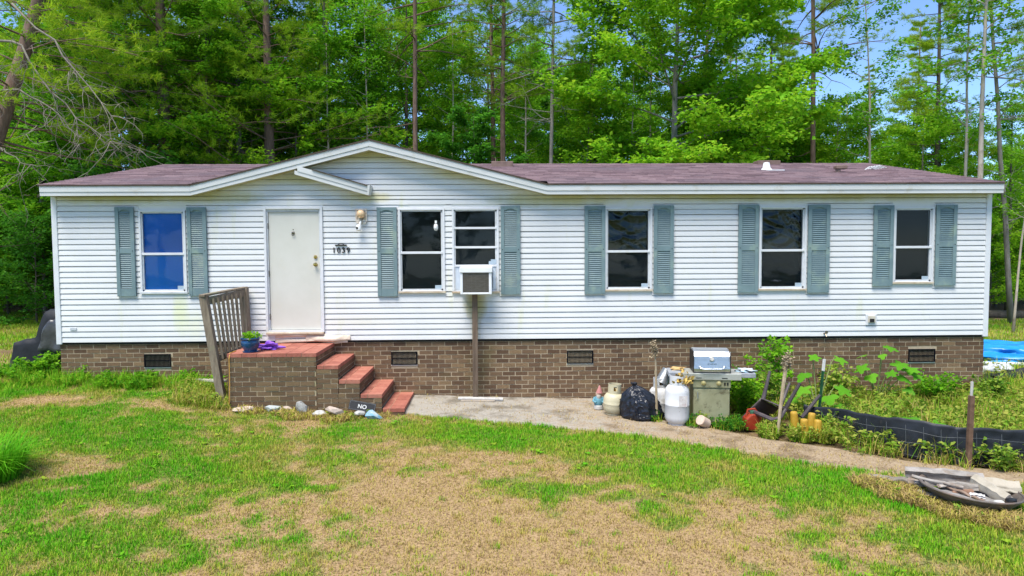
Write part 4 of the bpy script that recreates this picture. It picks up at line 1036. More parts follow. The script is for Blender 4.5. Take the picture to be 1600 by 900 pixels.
# ------------------------------------------------------------------ gnome, tanks, sack
GW = pm('gnome_white', (.42,.40,.37), (.5,.48,.44), 14, .7); GB = pm('gnome_blue', (.07,.22,.28), (.13,.30,.36), 14, .6); GR = pm('gnome_pink', (.38,.14,.13), (.46,.22,.2), 14, .6); GS = pm('gnome_skin', (.40,.27,.2), (.46,.33,.25), 9, .6)
gx, gy_ = 1.665, -.74; gzz = g1(gx, gy_)+.03
gn = thing('garden_gnome', 'small garden gnome figurine with pointed pink hat left of the cream gas tank', 'garden gnome', (gx, gy_, gzz))
MB().lathe([(.055, 0), (.078, .01), (.075, .06), (.06, .075)], 18, None, (gx, gy_, gzz)).build('boots', GW, gn, smooth=True)
MB().lathe([(.062, .07), (.075, .10), (.072, .16), (.055, .20), (.03, .22)], 18, None, (gx, gy_, gzz)).build('coat', GB, gn, smooth=True)
MB().lathe([(.02, .20), (.04, .215), (.048, .245), (.04, .275), (.02, .29)], 16, None, (gx, gy_, gzz)).build('head', GS, gn, smooth=True)
MB().lathe([(.012, .15), (.03, .175), (.04, .205), (.035, .235)], 14, None, (gx, gy_-.03, gzz)).build('beard', GW, gn, smooth=True)
MB().lathe([(.055, .265), (.05, .28), (.03, .33), (.012, .375), (.003, .39)], 16, Matrix.Rotation(.05, 4, 'Y'), (gx, gy_, gzz)).build('hat', GR, gn, smooth=True)
for s in (-1, 1): MB().tube([(gx+s*.06, gy_, gzz+.19), (gx+s*.085, gy_-.03, gzz+.14), (gx+s*.05, gy_-.07, gzz+.12)], [.022, .02, .016], 8).build('arm', GB, gn, smooth=True)
def tank(name, label, x, y, r, hb, m, mc, tilt=0, guard=True):
    z = g1(x, y)+.03; t = thing(name, label, 'gas tank', (x, y, z), 'gas tanks on the path')
    M = Matrix.Rotation(tilt, 4, 'Y')
    prof = [(r*.72, .0), (r*.74, .02), (r*.70, .022), (r*.8, .035), (r*.95, .075), (r, .12), (r, hb*.5-.008), (r*1.012, hb*.5-.004), (r*1.012, hb*.5+.004), (r, hb*.5+.008), (r, hb-.12), (r*.95, hb-.065), (r*.78, hb-.025), (r*.5, hb-.004), (.02, hb)]
    MB().lathe(prof, 36, M, (x, y, z)).build('tank_body', m, t, smooth=True)
    if guard:
        b = MB(); rg = r*.62; n = 30
        for k in range(n):
            a0 = 2*PI*k/n; a1 = 2*PI*(k+1)/n; am = (a0+a1)/2
            hole = abs(((am+PI/2+PI) % (2*PI))-PI) < .38
            for za, zb in (((hb-.035, hb+.035), (hb+.10, hb+.135)) if hole else ((hb-.035, hb+.135),)):
                pts = [(rr*math.cos(a), rr*math.sin(a), zz) for a in (a0, a1) for rr in (rg-.005, rg) for zz in (za, zb)]
                b.add([M @ Vector(p)+Vector((x, y, z)) for p in pts], [(0,1,3,2),(4,6,7,5),(0,4,5,1),(2,3,7,6),(0,2,6,4),(1,5,7,3)])
        b.build('collar', mc, t)
        MB().lathe([(.022, hb), (.022, hb+.05), (.012, hb+.055), (.012, hb+.075)], 12, M, (x, y, z)).build('valve', BRASS, t)
        MB().lathe([(.035, hb+.075), (.038, hb+.085), (.03, hb+.095)], 14, M, (x, y, z)).build('valve_knob', BLK, t)
    return t
CREAM = pm('cream_tank_paint', (.46,.41,.27), (.55,.50,.35), 5, .45, bs=.05, c3=(.36,.30,.18), dscale=7, damt=(.6,.8))
WHT = pm('white_tank_paint', (.56,.56,.57), (.64,.64,.65), 5, .45, bs=.06, c3=(.22,.20,.18), dscale=11, damt=(.63,.70))
WHT2 = pm('grubby_white_tank_paint', (.55,.54,.52), (.68,.67,.66), 5, .5, bs=.06, c3=(.25,.22,.18), dscale=6, damt=(.52,.70))
tank('gas_tank', 'squat cream gas tank standing between the gnome and the black sack', 1.85, -1.06, .165, .345, CREAM, CREAM, .05)
tk = tank('gas_tank', 'tall white gas tank with chipped paint just left of the grill', 2.70, -1.64, .178, .60, WHT, WHT)
MB().box(2.68, 2.80, -1.822, -1.8195, -.78, -.62, None).build('paper_label', pm('worn_label', (.5,.44,.42), (.66,.64,.62), 20, .7, c3=(.3,.1,.1), dscale=25), tk)
tank('gas_tank', 'grubby white gas tank standing behind the tall one under the grey bucket', 2.56, -1.16, .165, .47, WHT2, WHT2)
bx, by, bz = 2.63, -1.17, g1(2.56, -1.16)+.60
BUCK = pm('galvanised', (.26,.28,.30), (.40,.42,.44), 9, .4, .7, bs=.05)
bu = thing('bucket', 'small grey metal bucket upturned aslant on the rear white gas tank', 'bucket', (bx, by, bz))
MT = Matrix.Rotation(.42, 4, 'Y') @ Matrix.Rotation(PI, 4, 'X')
MB().lathe([(.075, -.12), (.078, -.115), (.105, .10), (.11, .105), (.104, .108), (.1, .1), (.07, -.10), (.0, -.11)], 24, MT, (bx, by, bz+.06)).build('bucket_body', BUCK, bu, smooth=True)
MB().tube([MT @ Vector((.108*math.cos(a), .108*math.sin(a)*.5, .10+.07*math.sin(a)))+Vector((bx, by, bz+.06)) for a in np.linspace(0, PI, 12)], .004, 6).build('bucket_handle', BUCK, bu)
RAG = pm('ochre_leaf_litter', (.40,.25,.05), (.62,.44,.12), 14, .8)
q = np.random.default_rng(4); V, F = leaf_quads(np.array([2.76, -1.66, -.40])+q.normal(0, 1, (70, 3))*np.array([.075, .05, .045]), unit(q.normal(0, 1, (70, 3))), unit(q.normal(0, 1, (70, 3))), q.uniform(.06, .11, 70), q.uniform(.04, .06, 70))
tag(link('dry_leaves', np_mesh('dry_leaves', V, F), RAG), 'ochre bunch of dry leaves heaped on top of the tall white tank', 'dry leaves')
SACK = pm('black_sack_plastic', (.008,.010,.016), (.018,.021,.032), 5, .33, bs=0, spec=.4)
def sack(c, R, H, m, seed):
    """rubbish sack: pleats gathered towards a knot, pushed in by sharp ridged folds, flattened on the ground"""
    q = np.random.default_rng(seed); nu, nv = 120, 70
    U, T = np.meshgrid(np.linspace(0, 2*PI, nu, endpoint=False), np.linspace(0, 1, nv), indexing='ij')
    prof = np.interp(T, [0, .04, .12, .3, .5, .68, .82, .92, .97, 1], [.55, .86, .98, 1.0, .90, .70, .45, .22, .10, .16]); z = np.interp(T, [0, .04, .12, .3, .5, .68, .82, .92, .97, 1], [0, .0, .08, .28, .52, .72, .86, .94, .98, 1.06])*H
    def rg(x, y, s): return 1-np.abs(2*vnoise(x, y, s)-1)*1.6
    cx, sx_ = np.cos(U)*2, np.sin(U)*2
    f = .14*(rg(cx+seed, sx_+T*1.5, 1.3)-.4) + .09*(rg(cx*1.0+7, sx_+T*2.6+3, 2.6)-.4) + .05*(rg(cx+3, sx_+T*4+9, 5.2)-.4)
    pl = .05*np.abs(np.sin(U*5+T*3+vnoise(U, T*3, 1.2)*5))*np.clip(T*1.6-.2, 0, 1)
    r = prof*(1+f-pl*1.6); lump = 1+.12*np.cos(U-.6)+.08*np.cos(2*U+1)
    X = np.cos(U)*r*lump*R[0]-.10*(z/H)**2; Y = np.sin(U)*r*R[1]; Z = z*(1+.10*(vnoise(cx, sx_, .8)-.5))+f*.05
    P = np.stack([X, Y, np.maximum(Z, 0)], -1); i0 = np.arange(nu*nv).reshape(nu, nv); i1 = np.roll(i0, -1, 0)
    Q = np.stack([i0[:, :-1], i1[:, :-1], i1[:, 1:], i0[:, 1:]], -1).reshape(-1, 4)
    o = link('rubbish_sack', np_mesh('rubbish_sack', P.reshape(-1, 3), [Q, i0[:, 0][::-1][None, :], i0[:, -1][None, :]], True), m, None, c); o.data.set_sharp_from_angle(angle=math.radians(38)); return o
sk = sack((2.23, -1.30, g1(2.2, -1.3)+.03), (.31, .23), .52, SACK, 5)
tag(sk, 'shiny black rubbish sack slumped between the cream tank and the white tanks', 'rubbish sack')

# ------------------------------------------------------------------ gas grill
GX0, GY0 = 3.22, -1.52; GZ0 = g1(GX0, GY0)+.03
STEEL = pm('brushed_steel', (.55,.57,.60), (.64,.66,.69), 3, .32, .9, bs=.05, bscale=60, stretch=(.2, 1, 8), c3=(.42,.41,.38), dscale=4, damt=(.6,.85))
GRIM = pm('grimy_grill_panel', (.24,.235,.135), (.34,.335,.21), 4, .55, .2, bs=.1, c3=(.10,.085,.045), dscale=7, damt=(.55,.68))
SHELF = pm('grey_shelf', (.28,.30,.33), (.4,.42,.45), 5, .5, .3, bs=.05)
MG = Matrix.Translation((GX0, GY0, GZ0)) @ Matrix.Rotation(math.radians(-9), 4, 'Z')
gri = thing('gas_grill', 'stainless lidded gas grill with grimy front standing against the brick wall', 'grill', (GX0, GY0, GZ0))
def gbox(x0, x1, y0, y1, z0, z1): return MB().box(x0, x1, y0, y1, z0, z1, MG)
gbox(-.262, .262, -.20, .24, .04, .56).build('cabinet', GRIM, gri, bev=.006)
dr_ = gbox(-.255, .255, -.218, -.2005, .05, .535).build('cabinet_door', GRIM, gri, bev=.004)
MB().tube([MG @ Vector((-.20, -.235, .40)), MG @ Vector((-.20, -.235, .50))], .008, 8).build('door_handle', STEEL, dr_)
gbox(-.27, .27, -.225, .24, .561, .675).build('control_panel', GRIM, gri, bev=.004)
gbox(-.42, .42, -.245, .20, .676, .775).build('front_ledge', pm('grimy_steel', (.42,.42,.38), (.55,.55,.50), 4, .45, .5, bs=.06, c3=(.3,.28,.2), dscale=5), gri, bev=.008)
for x0, x1 in ((-.62, -.421), (.421, .64)): gbox(x0, x1, -.16, .22, .70, .772).build('side_shelf', SHELF, gri, bev=.01)
lp = [(-.20, .776), (-.235, .80), (-.24, .84), (-.20, 1.02), (-.15, 1.085), (-.06, 1.115), (.10, 1.11), (.20, 1.02), (.22, .776)]
b = MB(); n_ = len(lp); vs = [MG @ Vector((x, y, z)) for x in (-.258, .258) for y, z in lp]
b.add(vs, [tuple(range(n_)), tuple(range(2*n_-1, n_-1, -1))] + [((i+1) % n_, i, i+n_, (i+1) % n_+n_) for i in range(n_)])
lid = b.build('lid', STEEL, gri, bev=.006)
gbox(-.266, -.2585, -.235, .22, .776, 1.09).build('lid_end', BLK, lid); gbox(.2585, .266, -.235, .22, .776, 1.09).build('lid_end', BLK, lid)
MB().tube([MG @ Vector(p) for p in ((-.175, -.235, .875), (-.165, -.275, .85), (-.12, -.285, .84), (.12, -.285, .84), (.165, -.275, .85), (.175, -.235, .875))], .016, 10).build('lid_handle', STEEL, lid, smooth=True)
gauge = MB().lathe([(.036, 0), (.038, .012), (.03, .016), (.027, .012), (.0, .012)], 24, MG @ Matrix.Translation((0, -.212, .985)) @ Matrix.Rotation(math.radians(78), 4, 'X')).build('gauge', STEEL, lid, smooth=True)
MB().lathe([(.026, .0125), (.0, .0130)], 20, MG @ Matrix.Translation((0, -.212, .985)) @ Matrix.Rotation(math.radians(78), 4, 'X')).build('dial', GW, lid)
b = MB(); q = random.Random(2); x = -.062
while x < .06:
    w = q.uniform(.008, .012); h_ = .011
    for (u0, u1, w0, w1) in q.choice([[(0, .3, 0, 1), (.7, 1, 0, 1), (.3, .7, .75, 1)], [(0, .3, 0, 1), (.3, 1, 0, .25), (.3, 1, .75, 1)], [(.35, .65, 0, 1), (0, 1, .75, 1)], [(0, .3, 0, 1), (.3, 1, .4, .6), (.3, 1, .75, 1)]]):
        b.box(x+u0*w, x+u1*w, -.2385, -.2355, .905+w0*h_, .905+w1*h_, MG @ Matrix.Translation((0, -.0, 0)) @ Matrix.Translation((0, .009, 0)))
    x += w+.004
b.build('brand_lettering', BLK, lid)
for x in (-.12, .10):
    kn = MB().lathe([(.034, 0), (.036, .008), (.026, .012), (.024, .034), (.018, .038)], 20, MG @ Matrix.Translation((x, -.226, .628)) @ Matrix.Rotation(PI/2, 4, 'X')).build('control_knob', pm('olive_knob', (.36,.31,.12), (.46,.40,.2), 12, .45, .3), gri, smooth=True)
for x in (.185, .225): gbox(x-.011, x+.011, -.234, -.226, .60, .64).build('igniter_button', BLK, gri)
for x in (-.19, .18): gbox(x-.04, x+.04, -.2475, -.2455, .70, .712).build('badge', BLK, gri)
for x in (-.24, .24):
    for y in (-.16, .18): MB().tube([MG @ Vector((x-.012, y, .03)), MG @ Vector((x+.012, y, .03))], .035, 14).build('caster', BLK, gri)
o = crumple('brown_leaf_scrap', MG @ Vector((-.47, .05, .79)), (.10, .06, .022), pm('tan_scrap', (.42,.27,.10), (.55,.38,.17), 14, .8), 21, .5, crease=.04); tag(o, 'curled tan scrap lying on the left shelf of the gas grill', 'scrap')
o = crumple('wrapper', MG @ Vector((.53, -.02, .79)), (.11, .10, .035), pm('blue_white_wrapper', (.25,.42,.55), (.68,.72,.76), 16, .4), 22, .5, crease=.05); tag(o, 'crumpled pale blue wrapper on the right shelf of the gas grill', 'wrapper')
tg = thing('barbecue_tongs', 'dark tongs lying beside the wrapper on the right grill shelf', 'tongs', MG @ Vector((.46, -.06, .78)))
for s in (-1, 1): MB().tube([MG @ Vector((.36, -.02, .785)), MG @ Vector((.46, -.06+s*.02, .80)), MG @ Vector((.60, -.12+s*.03, .79))], .010, 6).build('tong_arm', BLK, tg)

# small log, jug, chair, stool
LOGEND = pm('cut_wood', (.45,.33,.25), (.60,.47,.38), 18, .9, bs=.2); BARK = pm('bark', (.075,.058,.042), (.17,.135,.10), 9, .95, bs=.6, stretch=(1, 1, .35))
lg = thing('log', 'short pinkish cut log tipped over in front of the gas grill', 'log', (3.03, -1.86, g1(3, -1.86)+.10))
MR = Matrix.Translation((3.03, -1.86, g1(3, -1.86)+.115)) @ Matrix.Rotation(math.radians(-58), 4, 'Y') @ Matrix.Rotation(.5, 4, 'X')
MB().lathe([(.068, -.085), (.074, -.08), (.075, .08), (.070, .085)], 18, MR).build('bark', LOGEND, lg, smooth=True)
MB().lathe([(.062, -.0862), (.0, -.0868)], 18, MR).build('cut_face', BARK, lg)
jx, jy = 3.74, -1.86; jz = g1(jx, jy)
RED = pm('red_jug_plastic', (.24,.025,.012), (.34,.05,.02), 6, .4, bs=.06)
jg = thing('fuel_can', 'red plastic fuel can half hidden by weeds right of the grill', 'fuel can', (jx, jy, jz))
b = MB(); b.prism([(jx-.12, jz+.0), (jx+.12, jz+.0), (jx+.12, jz+.19), (jx+.09, jz+.235), (jx-.03, jz+.24), (jx-.11, jz+.17)], jy-.085, jy+.085); b.build('can_body', RED, jg, bev=.02)
MB().tube([(jx-.08, jy, jz+.20), (jx-.06, jy, jz+.29), (jx+.04, jy, jz+.30), (jx+.09, jy, jz+.235)], .016, 8).build('can_handle', RED, jg, smooth=True)
MB().lathe([(.03, 0), (.03, .035), (.02, .04)], 14, None, (jx-.01, jy-.03, jz+.24)).build('cap', pm('dark_green_cap', (.03,.10,.06), (.05,.16,.09), 9, .5), jg)
CH = pm('brown_plastic_chair', (.055,.042,.045), (.10,.08,.085), 6, .42, bs=.06, c3=(.16,.13,.12), dscale=6)
chair = thing('garden_chair', 'dark brown plastic chair tipped over among the weeds with legs in the air', 'chair', (4.12, -1.98, -1.0))
MC = Matrix.Translation((4.16, -1.92, -.80)) @ Matrix.Rotation(math.radians(20), 4, 'Y') @ Matrix.Rotation(math.radians(-62), 4, 'Z') @ Matrix.Rotation(math.radians(172), 4, 'X') @ Matrix.Rotation(math.radians(90), 4, 'Z')
def grid_surf(fn, nu, nv):
    vs = [tuple(MC @ Vector(fn(i/(nu-1), j/(nv-1)))) for i in range(nu) for j in range(nv)]
    return vs, [(i*nv+j, (i+1)*nv+j, (i+1)*nv+j+1, i*nv+j+1) for i in range(nu-1) for j in range(nv-1)]
def cpart(name, fn, nu=10, nv=10, th=.012):
    b = MB(); b.add(*grid_surf(fn, nu, nv)); o = b.build(name, CH, chair, smooth=True); s = o.modifiers.new('thick', 'SOLIDIFY'); s.thickness = th; return o
cpart('seat', lambda u, v: ((u-.5)*.46, (v-.5)*.44, .02*math.cos((u-.5)*PI)*-1))
cpart('backrest', lambda u, v: ((u-.5)*(.46+.03*v), .22+.16*v, v*.46 + .0*u - .05*(2*u-1)**2*v))
for s in (-1, 1):
    for yy, zz in ((-.20, -1), (.20, 1)):
        MB().tube([MC @ Vector((s*.21, yy, 0)), MC @ Vector((s*.235, yy+zz*.03, -.20)), MC @ Vector((s*.26, yy+zz*.07, -.42))], [.032, .027, .022], 8).build('leg', CH, chair, smooth=True)
    MB().tube([MC @ Vector((s*.235, .30, .22)), MC @ Vector((s*.28, .12, .22)), MC @ Vector((s*.29, -.16, .21)), MC @ Vector((s*.27, -.23, .14)), MC @ Vector((s*.23, -.22, 0))], [.03, .032, .032, .028, .026], 8).build('armrest', CH, chair, smooth=True)
YEL = pm('yellow_plastic', (.40,.225,.02), (.50,.31,.04), 7, .4, bs=.03, c3=(.45,.28,.06), dscale=8, damt=(.6,.8))
sx_, sy_ = 4.28, -2.36; sz_ = g1(sx_, sy_)
st = thing('stool', 'upturned yellow plastic stool with four stubby legs in front of the brown chair', 'stool', (sx_, sy_, sz_))
MB().box(sx_-.17, sx_+.17, sy_-.13, sy_+.13, sz_, sz_+.05).build('stool_top', YEL, st, bev=.02)
for i, (dx, dy_, h_, tl) in enumerate(((-.07, .10, .33, -.10), (.13, .09, .31, .08), (-.03, -.09, .27, -.04), (.13, -.10, .26, .07))):
    MB().lathe([(.062, .02), (.05, h_-.03), (.048, h_-.012), (.04, h_), (.0, h_)], 20, Matrix.Rotation(tl, 4, 'Y'), (sx_+dx, sy_+dy_, sz_+.02)).build('leg', YEL, st, smooth=True)

# stakes and posts
def stalk(name, label, pts, r, tuft, seed):
    t = thing(name, label, 'dead stalk', pts[0]); MB().tube(pts, r, 7).build('stem', DEAD, t, smooth=True)
    q = np.random.default_rng(seed); tp = np.array(pts[-1]); bb = []
    for i in range(tuft):
        a = q.uniform(0, 6.28); p0 = tp + np.array([0, 0, -q.random()*.2]); d = np.array([math.cos(a)*.05, math.sin(a)*.05, q.uniform(-.02, .10)]); bb.append(np.array([p0, p0+d*.3, p0+d*.6, p0+d]))
    V, F = sprays(q, bb, tuft*14, .03, .012, .8); link('seed_head', np_mesh('seed_head', V-np.array(worldloc(t)), F), DEAD, t)
stalk('dead_stalk', 'tall thin dead stalk standing in front of the grubby white tank', [(2.45, -1.43, -1.09), (2.44, -1.42, -.6), (2.43, -1.42, -.2), (2.40, -1.42, .08)], [.022, .018, .014, .010], 26, 1)
stalk('dead_stalk', 'tall dead stalk with dark seed head leaning across the tipped chair', [(3.94, -2.29, -1.1), (3.985, -2.27, -.7), (4.03, -2.26, -.35), (4.08, -2.25, .02)], [.020, .024, .026, .03], 40, 2)
TG = pm('green_post_paint', (.01,.06,.025), (.02,.10,.04), 9, .5); tp = thing('fence_post', 'green metal fence post with white tip at the start of the black fabric fence', 'post', (4.68, -1.95, -1.11))
a, c = Vector((4.665, -1.95, -1.15)), Vector((4.74, -1.95, -.245)); MB().bar(a, c, .045, .012).bar(a+Vector((0, .012, 0)), c+Vector((0, .012, 0)), .012, .035).build('post_shaft', TG, tp)
e = c+(c-a).normalized()*.17; MB().bar(c, e, .047, .014).bar(c+Vector((0, .012, 0)), e+Vector((0, .012, 0)), .014, .036).build('post_tip', WHITEP, tp)
RUST = pm('rusty_post', (.09,.05,.03), (.19,.11,.07), 14, .85, bs=.3); rp = thing('fence_post', 'rusty brown post with thin grey rod standing by the black fabric fence', 'post', (5.63, -3.74, -1.117))
MB().bar((5.63, -3.74, -1.15), (5.645, -3.74, -.235), .055, .05).build('post_shaft', RUST, rp, bev=.004); MB().tube([(5.645, -3.735, -.26), (5.65, -3.735, -.07)], .016, 8).build('post_rod', PIPEM, rp)
# black fabric fence with wire
FP = [(4.50,-1.85,.30),(4.70,-2.15,.34),(4.88,-2.62,.37),(5.14,-3.12,.41),(5.42,-3.43,.42),(5.72,-3.60,.41),(6.3,-3.68,.40),(7.2,-3.78,.40),(8.2,-3.9,.38)]
tt = np.linspace(0, len(FP)-1, 150); fx = np.interp(tt, range(len(FP)), [p[0] for p in FP]); fy = np.interp(tt, range(len(FP)), [p[1] for p in FP]); fh = np.interp(tt, range(len(FP)), [p[2] for p in FP])
for _ in range(14): fx[1:-1] = (fx[:-2]+fx[1:-1]*2+fx[2:])/4; fy[1:-1] = (fy[:-2]+fy[1:-1]*2+fy[2:])/4
ff = thing('fabric_fence', 'low black fabric fence with wire mesh around the overgrown bed', 'fence', (5.7, -3.6, -1.12))
nz = 14; V = []
for i in range(150):
    for j in range(nz):
        v_ = j/(nz-1); w_ = (vnoise(tt[i]*2.2, v_*2.5, 1.6)-.5)*.05*math.sin(v_*PI)+(vnoise(tt[i]*5, v_*4, 1.5)-.5)*.03
        V.append((fx[i]-w_*.3, fy[i]+w_, g1(fx[i], fy[i])-.03+(fh[i]+.08+(vnoise(tt[i]*3, 0, 1)-.5)*.03)*v_))
V = np.array(V)-np.array(worldloc(ff)); id_ = np.arange(150*nz).reshape(150, nz); Q = np.stack([id_[:-1,:-1], id_[1:,:-1], id_[1:,1:], id_[:-1,1:]], -1).reshape(-1, 4)
FAB = pm('black_weed_fabric', (.009,.011,.016), (.022,.026,.036), 6, .55, bs=.2, bscale=90, c3=(.05,.045,.04), dscale=4, damt=(.6,.75))
o = link('fabric', np_mesh('fabric', V, [Q], True), FAB, ff); s = o.modifiers.new('thick', 'SOLIDIFY'); s.thickness = .006
WIRE = pm('galvanised_wire', (.16,.17,.18), (.26,.27,.28), 9, .45, .5, bs=0)
for k, zf in enumerate((.10, .45, .80)):
    MB().tube([(fx[i]-.02, fy[i]-.035-.01*math.sin(i*.4+k), g1(fx[i], fy[i])+fh[i]*zf+.015*math.sin(i*.17+k*2)) for i in range(0, 150, 2)], .0022, 5).build('wire', WIRE, ff)
for i in range(6, 150, 9):
    MB().tube([(fx[i]-.02, fy[i]-.037, g1(fx[i], fy[i])+.0), (fx[i]-.018, fy[i]-.04, g1(fx[i], fy[i])+fh[i]*.5), (fx[i]-.02, fy[i]-.03, g1(fx[i], fy[i])+fh[i]*.98)], .002, 5).build('wire', WIRE, ff)

# ------------------------------------------------------------------ fire pit and firewood
fpx, fpy = 4.90, -4.80; fpz = g1(fpx, fpy)
pit = thing('fire_pit', 'shallow rusty metal fire pit bowl filled with old wood at the lawn edge', 'fire pit', (fpx, fpy, fpz))
PITM = pm('rusty_bowl', (.10,.085,.075), (.20,.17,.15), 6, .7, .3, bs=.15, c3=(.24,.15,.10), dscale=5)
MP = Matrix.Rotation(.06, 4, 'Y')
MB().lathe([(.24, .015), (.36, .05), (.42, .11), (.445, .15), (.455, .152), (.455, .16), (.44, .16), (.41, .115), (.34, .06), (.0, .045)], 40, MP, (fpx, fpy, fpz)).build('bowl', PITM, pit, smooth=True)
MB().tube([(fpx+.452*math.cos(a), fpy+.452*math.sin(a), fpz+.155-.06*.452*math.cos(a)) for a in np.linspace(0, 2*PI, 48)], .011, 8).build('rim', PITM, pit, smooth=True)
MB().lathe([(.0, .062), (.33, .066), (.40, .10)], 24, MP, (fpx, fpy, fpz)).build('ash', pm('grey_ash', (.16,.15,.14), (.32,.31,.30), 12, .95, bs=.5), pit)
SILV = pm('bleached_wood', (.17,.15,.13), (.38,.35,.32), 6, .85, bs=.6, bscale=18, c3=(.20,.15,.11), dscale=7, damt=(.52,.68))
BIRCH = pm('pale_peeled_wood', (.27,.235,.18), (.44,.40,.325), 6, .8, bs=.3, c3=(.32,.27,.2), dscale=6)
def logpiece(name, label, a, c, r, m, seed, flat=1.0, cut=True):
    a = Vector(a); c = Vector(c); t = thing(name, label, 'firewood', (a+c)/2, 'old wood in and by the fire pit'); q = random.Random(seed); n = 14; rows_ = 9; b = MB()
    ax = (c-a).normalized(); u = ax.cross(Vector((0, 0, 1))).normalized(); w = u.cross(ax); off = [q.uniform(.62, 1.15) for _ in range(n)]
    vs = []
    for i in range(rows_):
        p = a.lerp(c, i/(rows_-1)) + w*q.uniform(-.008, .008)
        for k in range(n):
            an = 2*PI*k/n; rr = r*off[k]*q.uniform(.88, 1.08); vs.append(p+u*math.cos(an)*rr+w*math.sin(an)*rr*flat)
    fs = [(i*n+k, i*n+(k+1) % n, (i+1)*n+(k+1) % n, (i+1)*n+k) for i in range(rows_-1) for k in range(n)]
    b.add(vs, fs); b.build('wood', m, t, smooth=True)
    b = MB(); b.add(vs[:n][::-1], [tuple(range(n))]); b.add(vs[-n:], [tuple(range(n))]); b.build('cut_face', LOGEND if cut else m, t); return t
Z = fpz
logpiece('firewood', 'longest bleached split log lying across the back of the fire pit', (4.52, -4.30, Z+.17), (5.14, -4.66, Z+.20), .085, SILV, 1, .8)
logpiece('firewood', 'round pale log at the right end behind the longest bleached log', (5.06, -4.64, Z+.12), (5.42, -4.80, Z+.13), .085, BIRCH, 2)
logpiece('firewood', 'thick pale peeled log slanting down into the right of the fire pit', (4.99, -4.72, Z+.21), (5.10, -5.06, Z+.12), .07, BIRCH, 3)
logpiece('firewood', 'brown split log lying below the longest bleached log', (4.48, -4.42, Z+.10), (4.92, -4.70, Z+.12), .075, pm('brown_split_wood', (.15,.11,.085), (.30,.24,.19), 8, .9, bs=.5), 4, .7)
logpiece('firewood', 'thin bleached stick lying slantwise over the left of the fire pit', (4.46, -4.52, Z+.19), (4.80, -4.84, Z+.17), .020, SILV, 5)
logpiece('firewood', 'grey weathered log propped on the middle of the fire pit under the stick', (4.56, -4.58, Z+.13), (4.98, -4.80, Z+.16), .055, pm('grey_log', (.20,.175,.15), (.36,.33,.29), 7, .9, bs=.6, c3=(.12,.09,.07), dscale=8), 11, .8)
logpiece('firewood', 'reddish brown chunk of wood behind the small white block', (4.72, -4.78, Z+.10), (4.90, -4.84, Z+.12), .045, pm('red_brown_wood', (.20,.11,.07), (.30,.18,.12), 8, .9, bs=.4), 12, .8)
logpiece('firewood', 'rough split piece of wood tucked under the long stick', (4.50, -4.50, Z+.10), (4.78, -4.62, Z+.13), .05, SILV, 21, .7)
logpiece('firewood', 'short grey split piece lying across the reddish chunk', (4.62, -4.72, Z+.15), (4.84, -4.70, Z+.17), .032, pm('grey_split', (.22,.19,.16), (.40,.36,.32), 9, .9, bs=.5), 22, .6)
logpiece('firewood', 'pale splinter of wood at the right rim of the fire pit', (5.08, -4.82, Z+.16), (5.26, -4.98, Z+.17), .028, BIRCH, 23, .5)
logpiece('firewood', 'thin brown stick crossing the ash in the fire pit', (4.70, -4.72, Z+.15), (4.86, -5.06, Z+.11), .016, pm('brown_stick', (.16,.11,.08), (.28,.2,.15), 8, .9), 6)
logpiece('firewood', 'short flat pale board end left of the fire pit bowl', (4.44, -4.66, Z+.08), (4.60, -4.84, Z+.06), .05, SILV, 7, .4)
logpiece('firewood', 'small white block of wood in the middle of the fire pit', (4.80, -4.93, Z+.13), (4.92, -4.98, Z+.13), .035, pm('white_wood', (.5,.48,.46), (.6,.58,.56), 9, .8), 8, .7)
logpiece('firewood', 'dark broken branch in the grass left of the fire pit', (4.22, -4.12, Z+.06), (4.50, -4.42, Z+.10), .045, pm('grey_branch', (.14,.12,.10), (.28,.25,.21), 9, .9, bs=.5), 9, .8)
rock('stone', (4.98, -5.10, Z+.10), (.06, .05, .04), ROCKG, 31, (0, 0, 0), 'grey stone in the front of the fire pit below the pale peeled log')
rock('stone', (4.86, -5.12, Z+.10), (.05, .05, .03), ROCKW, 32, (0, 0, .4), 'small white stone at the front rim of the fire pit')
bo = MB().lathe([(.0, .0), (.045, .002), (.05, .012), (.045, .03), (.0, .032)], 18, None, (5.10, -5.10, Z+.115)).build('tin_lid', BLK, smooth=True); tag(bo, 'small black tin lying in the front right of the fire pit', 'tin')

